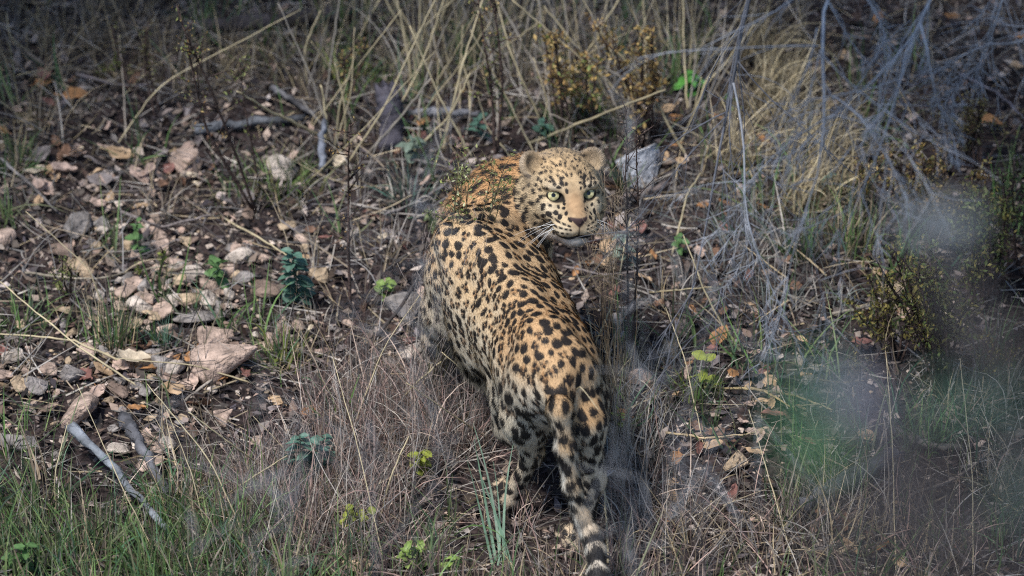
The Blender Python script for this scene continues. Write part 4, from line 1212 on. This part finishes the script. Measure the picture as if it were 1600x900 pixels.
herb(1350, 330, 1340, 240, 4, 12, GOLD[:2] + BRN[:2], 'small brown-gold herb right of the straw bunch', spread=.04)
herb(1560, 620, 1560, 520, 5, 10, GOLD, 'low golden herb at the right edge below the bush', spread=.05)
herb(1330, 640, 1335, 520, 3, 9, [(.14, .12, .05), (.2, .16, .06)], 'sparse dark herb left of the big golden bush', spread=.04)
herb(1590, 420, 1585, 250, 5, 12, [(.10, .15, .05), (.13, .17, .06)], 'green bush cut off by the right edge', spread=.04, size=.0045)

# ------------------------------------------------------------------ leafy plants, each leaf a part
def leaf_part(seed, asp, col):
    r = np.random.RandomState(seed)
    nu, nv = 6, 5
    u = np.linspace(0, 1, nu); v = np.linspace(-1, 1, nv)
    U, Vv = np.meshgrid(u, v, indexing='ij')
    wd = np.sin(np.clip(U, 0.02, .98) * math.pi) ** .7 * asp * (1 + .15 * (U - .5))
    P_ = np.stack([U, Vv * wd, .25 * np.abs(Vv) * wd - .22 * U ** 2 + .03 * r.normal(size=U.shape)], -1).reshape(-1, 3)
    i, j = np.meshgrid(np.arange(nu - 1), np.arange(nv - 1), indexing='ij'); a = (i * nv + j).ravel()
    F_ = np.stack([a, a + nv, a + nv + 1, a + 1], 1)
    c = np.asarray(col) * (1 + .22 * np.exp(-(Vv.ravel() / .2) ** 2))[:, None] * (1 + .1 * r.normal(size=(nu * nv, 1)))
    return mesh_faces('leaf', P_, F_, np.clip(c, 0, 1), M_GREEN)
PLC = {'teal': (.085, .17, .125), 'green': (.10, .19, .065), 'bright': (.10, .30, .055), 'yellow': (.30, .34, .06), 'grey': (.19, .245, .19), 'lime': (.20, .29, .07)}
PLM = {(c, k): leaf_part(i * 3 + k, [.34, .26, .42][k], PLC[c]) for i, c in enumerate(PLC) for k in range(3)}
def plant(px, py, tx, ty, col, n, lw, fixed, pairs=False, stems=1, spread=.02, back=0.0):
    p = gp(px, py)
    root = bpy.data.objects.new('leafy_plant', None); COL.objects.link(root); root.location = p; root.empty_display_size = .05
    tag(root, fixed, 'plant', 'small leafy plants')
    for s in range(stems):
        top = at_y(tx + (rs.normal(0, spread * 800) if s else 0), ty + (rs.uniform(-4, 16) if s else 0), p[1] - .03 + back)
        mid = (p + top) / 2 + np.array((rs.normal(0, .008), .012, 0))
        V, F = limb([p, mid, top], .0018, .0008, 5, .05, 8, 1)
        obj('stem', mesh_faces('stem', V - p, F, np.tile(np.array(PLC[col]) * .7 + .02, (len(V), 1)), M_GREEN), root)
        m = n // stems
        for k in range(m):
            t = .12 + .88 * (k + .5) / m
            a = (1 - t) ** 2 * p + 2 * t * (1 - t) * mid + t * t * top
            az = (0 if k % 2 else math.pi) + rs.normal(0, .4) if pairs else k * 2.4 + rs.normal(0, .3)
            obj('leaf', PLM[(col, rs.randint(3))], root, a - p, (rs.normal(0, .35), rs.uniform(-.5, .25), az), lw / 800 * rs.uniform(.75, 1.2) * (1.15 - .4 * t))
plant(468, 482, 458, 390, 'teal', 34, 26, 'teal leafy sprig right of the tall brown boulder', True, 2, .012)
plant(470, 770, 468, 680, 'teal', 34, 26, 'teal leafy sprig in the dry grass below centre left', True, 2, .012)
plant(506, 745, 503, 680, 'teal', 22, 22, 'paler teal sprig right of the lower teal sprig', True, 1)
plant(338, 448, 328, 405, 'green', 12, 26, 'round-leaved seedling in the middle of the stony patch')
plant(602, 468, 606, 438, 'lime', 14, 17, 'small lime-yellow sprig above the dark slanting stem')
plant(662, 742, 660, 705, 'yellow', 14, 20, 'yellow sprig in the dry grass left of the hind foot')
plant(545, 830, 540, 795, 'yellow', 18, 20, 'yellow-green plant in the pinkish grass', False, 2, .03)
plant(640, 895, 640, 845, 'lime', 26, 18, 'leafy green plant at the bottom edge left of centre', False, 3, .03)
plant(1078, 145, 1076, 115, 'bright', 12, 28, 'bright green seedling above the bare twigs')
plant(745, 215, 745, 185, 'teal', 9, 22, "teal seedling above the leopard's neck")
plant(848, 215, 850, 190, 'teal', 8, 20, "dark teal seedling just behind the leopard's ear")
plant(910, 180, 915, 150, 'lime', 16, 16, 'lime-green sprig above the head among brown herbs', False, 2, .02)
plant(965, 680, 967, 640, 'yellow', 7, 15, "tiny yellow sprig right of the leopard's hind leg")
plant(1100, 610, 1105, 555, 'yellow', 5, 26, 'three-pointed yellow-green leaf sprig on the leaf pile')
plant(980, 420, 975, 365, 'grey', 10, 24, "grey-green seedling below the leopard's chin")
plant(1145, 175, 1140, 150, 'green', 8, 18, 'dull green seedling left of the pale straw bunch')
plant(640, 250, 645, 215, 'grey', 10, 26, 'misty grey-green plant below the dark stump')
plant(1060, 400, 1062, 370, 'green', 8, 20, "small green seedling right of the leopard's chin")
plant(700, 900, 706, 868, 'lime', 12, 16, 'little lime plant at the bottom edge right of another')
plant(25, 900, 40, 850, 'green', 14, 26, 'green leafy plant in the bottom left corner')
plant(210, 400, 214, 345, 'green', 12, 18, 'thin green plant above the stony patch')
plant(1300, 300, 1302, 275, 'teal', 8, 20, 'small teal plant below the pale straw bunch')
# ------------------------------------------------------------------ the bare shrub whose branches droop into the picture
M_TWIG = tint_material('blue_grey_twig', .8, .2, .25, 50)
def px_path(path):
    return [at_d(x_, y_, d_) for x_, y_, d_ in path]
def twiggy(start_paths, col, w_scale=1.0, nsub=5, seed=1, deep=2, droop=.35, sub_len=.30):
    r = np.random.RandomState(seed)
    parts = []
    def grow(pts, r0, r1, lev):
        pts = np.asarray(pts)
        V, F = limb(pts, r0, r1, 5 if lev == 0 else 4 if lev == 1 else 3, .06, 12 if lev == 0 else 8 if lev == 1 else 6, r.randint(9999)); parts.append((V, F))
        if lev >= deep: return
        ln_ = np.linalg.norm(np.diff(pts, axis=0), axis=1).sum()
        t = np.linspace(0, 1, len(pts))
        for k in range(nsub + (2 if lev == 0 else 0)):
            tt = r.uniform(.2, .98)
            a = np.array([np.interp(tt, t, pts[:, i]) for i in range(3)])
            i0 = min(int(tt * (len(pts) - 1)), len(pts) - 2)
            tg = nrm(pts[i0 + 1] - pts[i0])
            d = nrm(tg + r.normal(0, .6, 3) * np.array((1, .8, 1)) + np.array((0, 0, -droop)))
            l_ = ln_ * sub_len * r.uniform(.5, 1.3) * (1 if lev == 0 else 1.25)
            l_ = min(l_, .34)
            n_ = 5
            q = [a]
            for s in range(n_ - 1):
                d = nrm(d + r.normal(0, .22, 3) + np.array((0, 0, -droop * .25)))
                q.append(q[-1] + d * l_ / (n_ - 1))
            rr = (r0 + (r1 - r0) * tt) * r.uniform(.4, .62)
            grow(q, max(rr, .0007), max(rr * .45, .0004), lev + 1)
    for pth, w0, w1 in start_paths:
        grow(px_path(pth), w0 * w_scale, w1 * w_scale, 0)
    return join(parts)
TB = np.array((1.30, -.25, float(gz(1.3, -.25)) - .02))
fork = at_d(1640, -230, 10.6)
root = bpy.data.objects.new('bare_shrub', None); COL.objects.link(root); root.location = TB; root.empty_display_size = .1
tag(root, 'leafless blue-grey shrub with thin branches drooping across the upper right', 'shrub')
V, F = limb([TB, TB + np.array((.04, -.10, .5)), TB + np.array((-.02, -.25, 1.0)), fork], .022, .013, 9, .08, 18, 4)
obj('trunk', mesh_faces('trunk', V - TB, F, bark_cols(V, (.16, .155, .165), 4), M_BARK), root)
D0 = 10.55
limbs = [
    ([(1640, -230, 10.6), (1420, -190, D0), (1290, -80, 10.45), (1276, 40, 10.4), (1284, 120, 10.4), (1302, 180, 10.42), (1272, 300, 10.5), (1245, 380, 10.6), (1205, 440, 10.7)], .0058, .0014),
    ([(1302, 150, 10.42), (1345, 180, 10.4), (1390, 250, 10.4), (1425, 330, 10.45)], .0030, .0010),
    ([(1640, -230, 10.6), (1530, -150, 10.5), (1462, -30, 10.45), (1436, 40, 10.42), (1402, 100, 10.42), (1398, 180, 10.45), (1370, 260, 10.5), (1325, 330, 10.6), (1300, 420, 10.65)], .0055, .0013),
    ([(1438, 36, 10.42), (1452, 90, 10.42), (1462, 160, 10.45), (1488, 200, 10.5), (1500, 270, 10.5)], .0035, .0011),
    ([(1640, -230, 10.6), (1620, -120, 10.5), (1560, 0, 10.5), (1545, 90, 10.55), (1500, 130, 10.6)], .0045, .0012),
    ([(1640, -230, 10.6), (1660, -60, 10.5), (1610, 80, 10.5), (1540, 60, 10.5), (1470, 110, 10.55)], .0042, .0011),
    ([(1640, -230, 10.6), (1400, -220, 10.8), (1200, -130, 10.9), (1160, 0, 10.9), (1152, 80, 10.95), (1140, 170, 11.0), (1112, 280, 11.0), (1100, 400, 11.05), (1075, 480, 11.1)], .0075, .0016),
    ([(1146, 130, 10.95), (1165, 220, 10.9), (1160, 330, 10.9), (1190, 420, 10.95), (1240, 520, 11.0)], .0034, .0011),
    ([(1290, -80, 10.45), (1340, -20, 10.5), (1390, 40, 10.55), (1350, 130, 10.6), (1280, 200, 10.7)], .0030, .0010),
    ([(1302, 180, 10.42), (1262, 200, 10.5), (1200, 250, 10.6), (1155, 300, 10.7), (1165, 370, 10.75)], .0026, .0009)]
for li, lm in enumerate(limbs):
    V, F = twiggy([lm], None, .66, 11, 40 + li, 2, .30, .27)
    c = bark_cols(V, (.30, .312, .34) if li != 6 else (.12, .125, .145), li, .35)
    obj('branch', mesh_faces('branch', V - TB, F, c, M_TWIG), root)

# ------------------------------------------------------------------ near plants, far out of focus
def near_shrub(name, base_px, depth, tips, leafc, stemc, fixed, leaves, lw, group=None, cat='shrub'):
    """a slim shrub between the viewer and the hillside: stems rise from the ground below the picture"""
    tip0 = at_d(*tips[0][:2], tips[0][2])
    bx, by = base_px
    b0 = np.array((bx, by, float(gz(bx, by)) - .02))
    root = bpy.data.objects.new(name, None); COL.objects.link(root); root.location = b0; root.empty_display_size = .1
    tag(root, fixed, cat, group)
    st, cen = [], []
    hub = np.array((bx * .9 + tip0[0] * .1, by, tip0[2] * .55))
    V, F = limb([b0, b0 * .5 + hub * .5 + np.array((.02, 0, 0)), hub], .016, .009, 7, .06, 12, 3)
    obj('trunk', mesh_faces('trunk', V - b0, F, bark_cols(V, stemc, 2), M_BARK), root)
    for tx, ty, td, spread_px in tips:
        e = at_d(tx, ty, td)
        m = hub * .45 + e * .55 + np.array((rs.normal(0, .03), 0, -.12))
        V, F = limb([hub, m, e], .0055, .0012, 5, .05, 14, 5)
        br = obj('branch', mesh_faces('branch', V - b0, F, bark_cols(V, stemc, 5), M_BARK), root)
        sp = spread_px / 800 * td / DIST
        for k in range(leaves):
            c0 = e + rs.normal(0, 1, 3) * np.array((sp, sp * .8, sp * .8))
            obj('leaf', PLM[(leafc, rs.randint(3))], br, c0 - b0, (rs.normal(0, .7), rs.normal(0, .7), rs.uniform(0, 6.28)), lw * rs.uniform(.7, 1.25))
    return root
PLC['fgreen'] = (.12, .25, .14)
for k in range(3): PLM[('fgreen', k)] = leaf_part(80 + k, [.34, .26, .42][k], PLC['fgreen'])
PLC['pale'] = (.25, .28, .30)
for k in range(3): PLM[('pale', k)] = leaf_part(85 + k, [.34, .26, .42][k], PLC['pale'])
near_shrub('foreground_shrub', (.75, -6.6), 4.4, [(1262, 690, 3.7, 17), (1272, 708, 3.8, 14), (1256, 664, 3.7, 12)], 'fgreen', (.12, .11, .10), 'blurred green leaves of a near shrub at lower right', 20, .0145)
near_shrub('foreground_shrub', (1.05, -6.4), 4.8, [(1480, 630, 4.0, 18), (1570, 640, 3.8, 18), (1590, 760, 3.8, 22)], 'teal', (.10, .10, .11), 'blurred teal leaves of a near shrub at the right edge', 9, .015)
near_shrub('foreground_shrub', (1.0, -6.1), 5.0, [(1490, 355, 4.2, 16), (1430, 345, 4.4, 14), (1500, 360, 4.2, 12)], 'pale', (.16, .16, .17), 'blurred pale grey leaves at the right, above the golden bush', 8, .0140)
near_shrub('foreground_shrub', (.68, -6.5), 4.0, [(1262, 588, 3.7, 15), (1238, 604, 3.7, 11)], 'teal', (.12, .11, .10), 'blurred teal leaves of a near shrub above the blurred green ones', 20, .0145)
PLC['dusk'] = (.055, .050, .052)
for k in range(3): PLM[('dusk', k)] = leaf_part(90 + k, [.34, .26, .42][k], PLC['dusk'])
PLC['slate'] = (.17, .18, .22)
for k in range(3): PLM[('slate', k)] = leaf_part(95 + k, [.34, .26, .42][k], PLC['slate'])
near_shrub('foreground_shrub', (.9, -6.9), 4.4, [(1400, 800, 3.4, 42), (1480, 770, 3.4, 40), (1520, 860, 3.2, 40), (1340, 850, 3.4, 36), (1560, 520, 3.5, 24), (1440, 720, 3.4, 26)], 'dusk', (.07, .065, .065), 'blurred dark brown leaves of a near shrub in the lower right corner', 17, .0165)
near_shrub('foreground_shrub', (.7, -6.2), 4.9, [(1345, 630, 3.8, 26), (1380, 660, 3.8, 22), (1330, 590, 4.0, 18)], 'slate', (.13, .13, .15), 'blurred slate-blue leaves between the green and the brown ones', 9, .0145)

# tall, very thin grass stems standing between the viewer and the leopard: a pale blur
def haze_stalks(cx, cy, dep, n, spx, fixed, cols=((.24, .25, .27), (.31, .325, .355))):
    tip = at_d(cx, cy, dep)
    b0 = np.array((tip[0], tip[1] + .05, 0.0)); b0[2] = float(gz(b0[0], b0[1])) - .01
    root = bpy.data.objects.new('tall_grass', None); COL.objects.link(root); root.location = b0; root.empty_display_size = .1
    tag(root, fixed, 'tall grass', 'tall grass out of focus')
    ste, plu = [], []
    k = DIST / dep * 800
    for i in range(3):
        e = tip + np.array((rs.normal(0, spx / k), rs.normal(0, .05), rs.normal(0, spx / k * .8)))
        b = b0 + np.array((rs.normal(0, .03), rs.normal(0, .03), 0))
        m = b * .45 + e * .55 + np.array((rs.normal(0, .04), 0, 0))
        ste.append(limb([b, m, e], .0005, .0003, 3, .02, 12, 1))
        for j in range(n):
            t = rs.uniform(.78, 1.0)
            a = (1 - t) ** 2 * b + 2 * t * (1 - t) * m + t * t * e
            d = nrm(rs.normal(0, 1, 3) + np.array((0, 0, .5))) * rs.uniform(.03, .15) * (spx / 45)
            plu.append(limb([a, a + d * .5 + np.array((0, 0, .004)), a + d + np.array((0, 0, -.015))], .0008, .0004, 3, .02, 4, 1))
    V, F = join(ste); obj('stem', mesh_faces('stem', V - b0, F, np.tile(cols[0], (len(V), 1)), M_TWIG), root)
    V, F = join(plu); tag(obj('plume', mesh_faces('plume', V - b0, F, np.tile(cols[1], (len(V), 1)), M_TWIG), root), kind='stuff')
haze_stalks(640, 262, 8.8, 9, 42, "misty grey grass plumes up-left of the leopard's shoulder")
haze_stalks(985, 545, 8.6, 4, 38, "misty bluish grass plumes right of the leopard's rump")
haze_stalks(1120, 390, 8.8, 9, 62, "misty blue grass plumes right of the leopard's face")
haze_stalks(570, 690, 8.6, 6, 55, "misty grey grass plumes over the pinkish dry grass")
haze_stalks(350, 575, 8.4, 4, 40, 'misty pale grass plumes over the pale flat slab')
haze_stalks(720, 395, 8.5, 4, 36, "misty pale grass plumes over the leopard's left shoulder")
haze_stalks(1050, 730, 8.4, 4, 60, 'misty bluish grass plumes left of the tan block stone')
haze_stalks(970, 200, 8.8, 5, 26, "misty bluish grass plumes above the leopard's right ear")
# thin dry stems in front of the right side of the face
def wisps(base, tops, n, cols, fixed, Y, r0=.0008, jit=22, seeds=5):
    """thin upright stalks with sparse seed sprays"""
    b0 = gp(*base); parts = []
    for i in range(n):
        tx, ty = tops[rs.randint(len(tops))]
        e = at_y(tx + rs.normal(0, jit), ty + rs.normal(0, jit * 1.4), Y + rs.normal(0, .025))
        b = b0 + np.array((rs.normal(0, .022), rs.normal(0, .022), 0)); b[2] = float(gz(b[0], b[1])) - .003
        m = b * .5 + e * .5 + np.array((rs.normal(0, .014), rs.normal(0, .014), .01))
        parts.append(limb([b, m, e], r0 * rs.uniform(.7, 1.3), r0 * .4, 3, .04, 12, rs.randint(99)))
        for j in range(seeds):
            t = rs.uniform(.6, 1.0); a = (1 - t) ** 2 * b + 2 * t * (1 - t) * m + t * t * e
            a = np.array([np.interp(t * 2, [0, 1, 2], [b[k], m[k], e[k]]) for k in range(3)])
            d = nrm(nrm(e - m) * .8 + rs.normal(0, .6, 3)) * rs.uniform(.015, .05)
            parts.append(limb([a, a + d * .5, a + d], r0 * .7, r0 * .4, 3, .02, 4, 1))
    V, F = join(parts)
    o = obj('grass_tuft', mesh_faces('grass_tuft', V - b0, F, np.clip(np.asarray(cols[0]) * (1 + .35 * vec_noise(V, 25, 3, 2))[:, None], 0, 1), M_STRAW), loc=b0)
    tag(o, fixed, 'grass tuft', 'grass tufts on the slope')
wisps((962, 690), [(948, 240), (952, 300), (942, 340), (955, 360), (930, 405), (950, 260), (955, 225), (965, 290)], 22, [(.34, .26, .175)], "wispy dry tuft standing across the right side of the leopard's face", -.56, .0008, 11, 8)
wisps((650, 640), [(665, 380), (690, 350), (720, 420), (655, 440), (740, 345), (770, 470), (700, 500)], 20, [(.36, .30, .26)], "thin pinkish stalks rising in front of the leopard's left shoulder", -.56, .0008, 16, 4)
tuft(700, 590, 60, .15, .03, [(.42, .40, .34), (.36, .33, .28), (.46, .44, .40)], '', False, .5, .8, .0013, fixed="bleached wispy tuft under the leopard's belly")
tuft(795, 828, 80, .11, .03, PINK + DRY, '', False, .5, .9, .0013, fixed="dry tuft hiding the leopard's left hind foot")
tuft(885, 905, 90, .13, .035, PINK + DRY + GREEN[:1], '', False, .6, .9, .0013, fixed="dry tuft hiding the leopard's right hind foot")
tuft(972, 700, 45, .17, .022, [(.36, .33, .25), (.30, .28, .22), (.24, .26, .2)], '', False, .35, .6, .0012, fixed="wispy grey tuft standing close right of the leopard's hind leg")
tuft(955, 600, 40, .17, .02, TAN_, '', False, .25, .5, .0012, fixed="pale straw tuft rising along the right side of the rump")
# ------------------------------------------------------------------ added unseen bushes uphill and beside the view, put in to shade its edges
n = 15000
spots_ = [(-1.9, 1.9, .8, .6), (-.9, 2.1, .7, .55), (.2, 2.2, .7, .5), (1.2, 2.0, .8, .6), (2.0, 1.3, .6, .8), (2.05, .2, .5, .6), (-2.2, .9, .5, .6)]
pick_ = rs.randint(0, len(spots_), n)
q = np.array(spots_)[pick_]
u3 = nrm(rs.normal(size=(n, 3))) * (rs.rand(n, 1) ** .4)
cen = np.stack([q[:, 0] + u3[:, 0] * q[:, 2], q[:, 1] + u3[:, 1] * q[:, 3], 1.25 + u3[:, 2] * 1.05], 1)
cen += .12 * np.stack([vec_noise(cen, 6, 61 + k_, 2) for k_ in range(3)], 1)
V, F, c = buds(cen, .028, [(.06, .09, .035), (.08, .11, .04), (.05, .075, .03)])
V2, F2, c2 = [], [], []
for x_, y_, _, _ in spots_:
    g_z = float(gz(x_, y_))
    for k_ in range(3):
        a_, b_ = limb([(x_ + rs.normal(0, .05), y_ + rs.normal(0, .05), g_z - .03), (x_ + rs.normal(0, .12), y_ + rs.normal(0, .1), .8), (x_ + rs.normal(0, .3), y_ + rs.normal(0, .25), 1.9)], .024, .006, 6, .08, 10, rs.randint(99))
        V2.append((a_, b_))
# added unseen boughs, set along the sun's rays to darken upper and right edges
sd_ = np.array(_sd)
hubs = []
for G in [(-1.1, 1.0), (-.65, 1.12), (-.15, 1.22), (.35, 1.18), (.8, 1.02), (1.12, .7), (1.2, .25), (1.18, -.2), (1.12, -.7), (-1.2, .55)]:
    h_ = np.array((G[0], G[1], 0)) + sd_ * 3.1
    hubs.append(h_)
    m_ = 1500
    pc_ = h_ + nrm(rs.normal(size=(m_, 3))) * rs.rand(m_, 1) ** .45 * np.array((.36, .30, .22))
    v_, f_, c_ = buds(pc_, .03, [(.06, .09, .035), (.08, .11, .04), (.05, .075, .03)])
    F = np.concatenate([F, f_ + len(V)]); V = np.concatenate([V, v_]); c = np.concatenate([c, c_])
tb_ = np.array((-2.9, .9, float(gz(-2.9, .9)) - .05)); tt_ = np.array((-2.5, .6, 2.5))
V2.append(limb([tb_, tb_ * .5 + tt_ * .5 + np.array((.08, 0, 0)), tt_], .085, .05, 9, .06, 14, 8))
for h_ in hubs:
    V2.append(limb([tt_, tt_ * .5 + h_ * .5 + np.array((0, 0, .2)), h_], .028, .008, 6, .06, 12, 9))
Vs, Fs = join(V2)
Fs = np.concatenate([Fs[:, [0, 1, 2]], Fs[:, [0, 2, 3]]])
tag(obj('added_shade_foliage', mesh_faces('added_shade_foliage', np.concatenate([V, Vs]), np.concatenate([F, Fs + len(V)]), np.concatenate([c, np.tile((.07, .06, .055), (len(Vs), 1))]), M_GREEN, False)), 'added unseen bushes and boughs that shade the edges of the view', kind='stuff')
tuft(945, 905, 70, .12, .03, PINK + DRY + GREEN[:1], '', False, .6, .9, .0013, fixed="dry tuft just right of the leopard's tail tip")
finish_names()
print('scene built', round(time.time() - T0, 1))
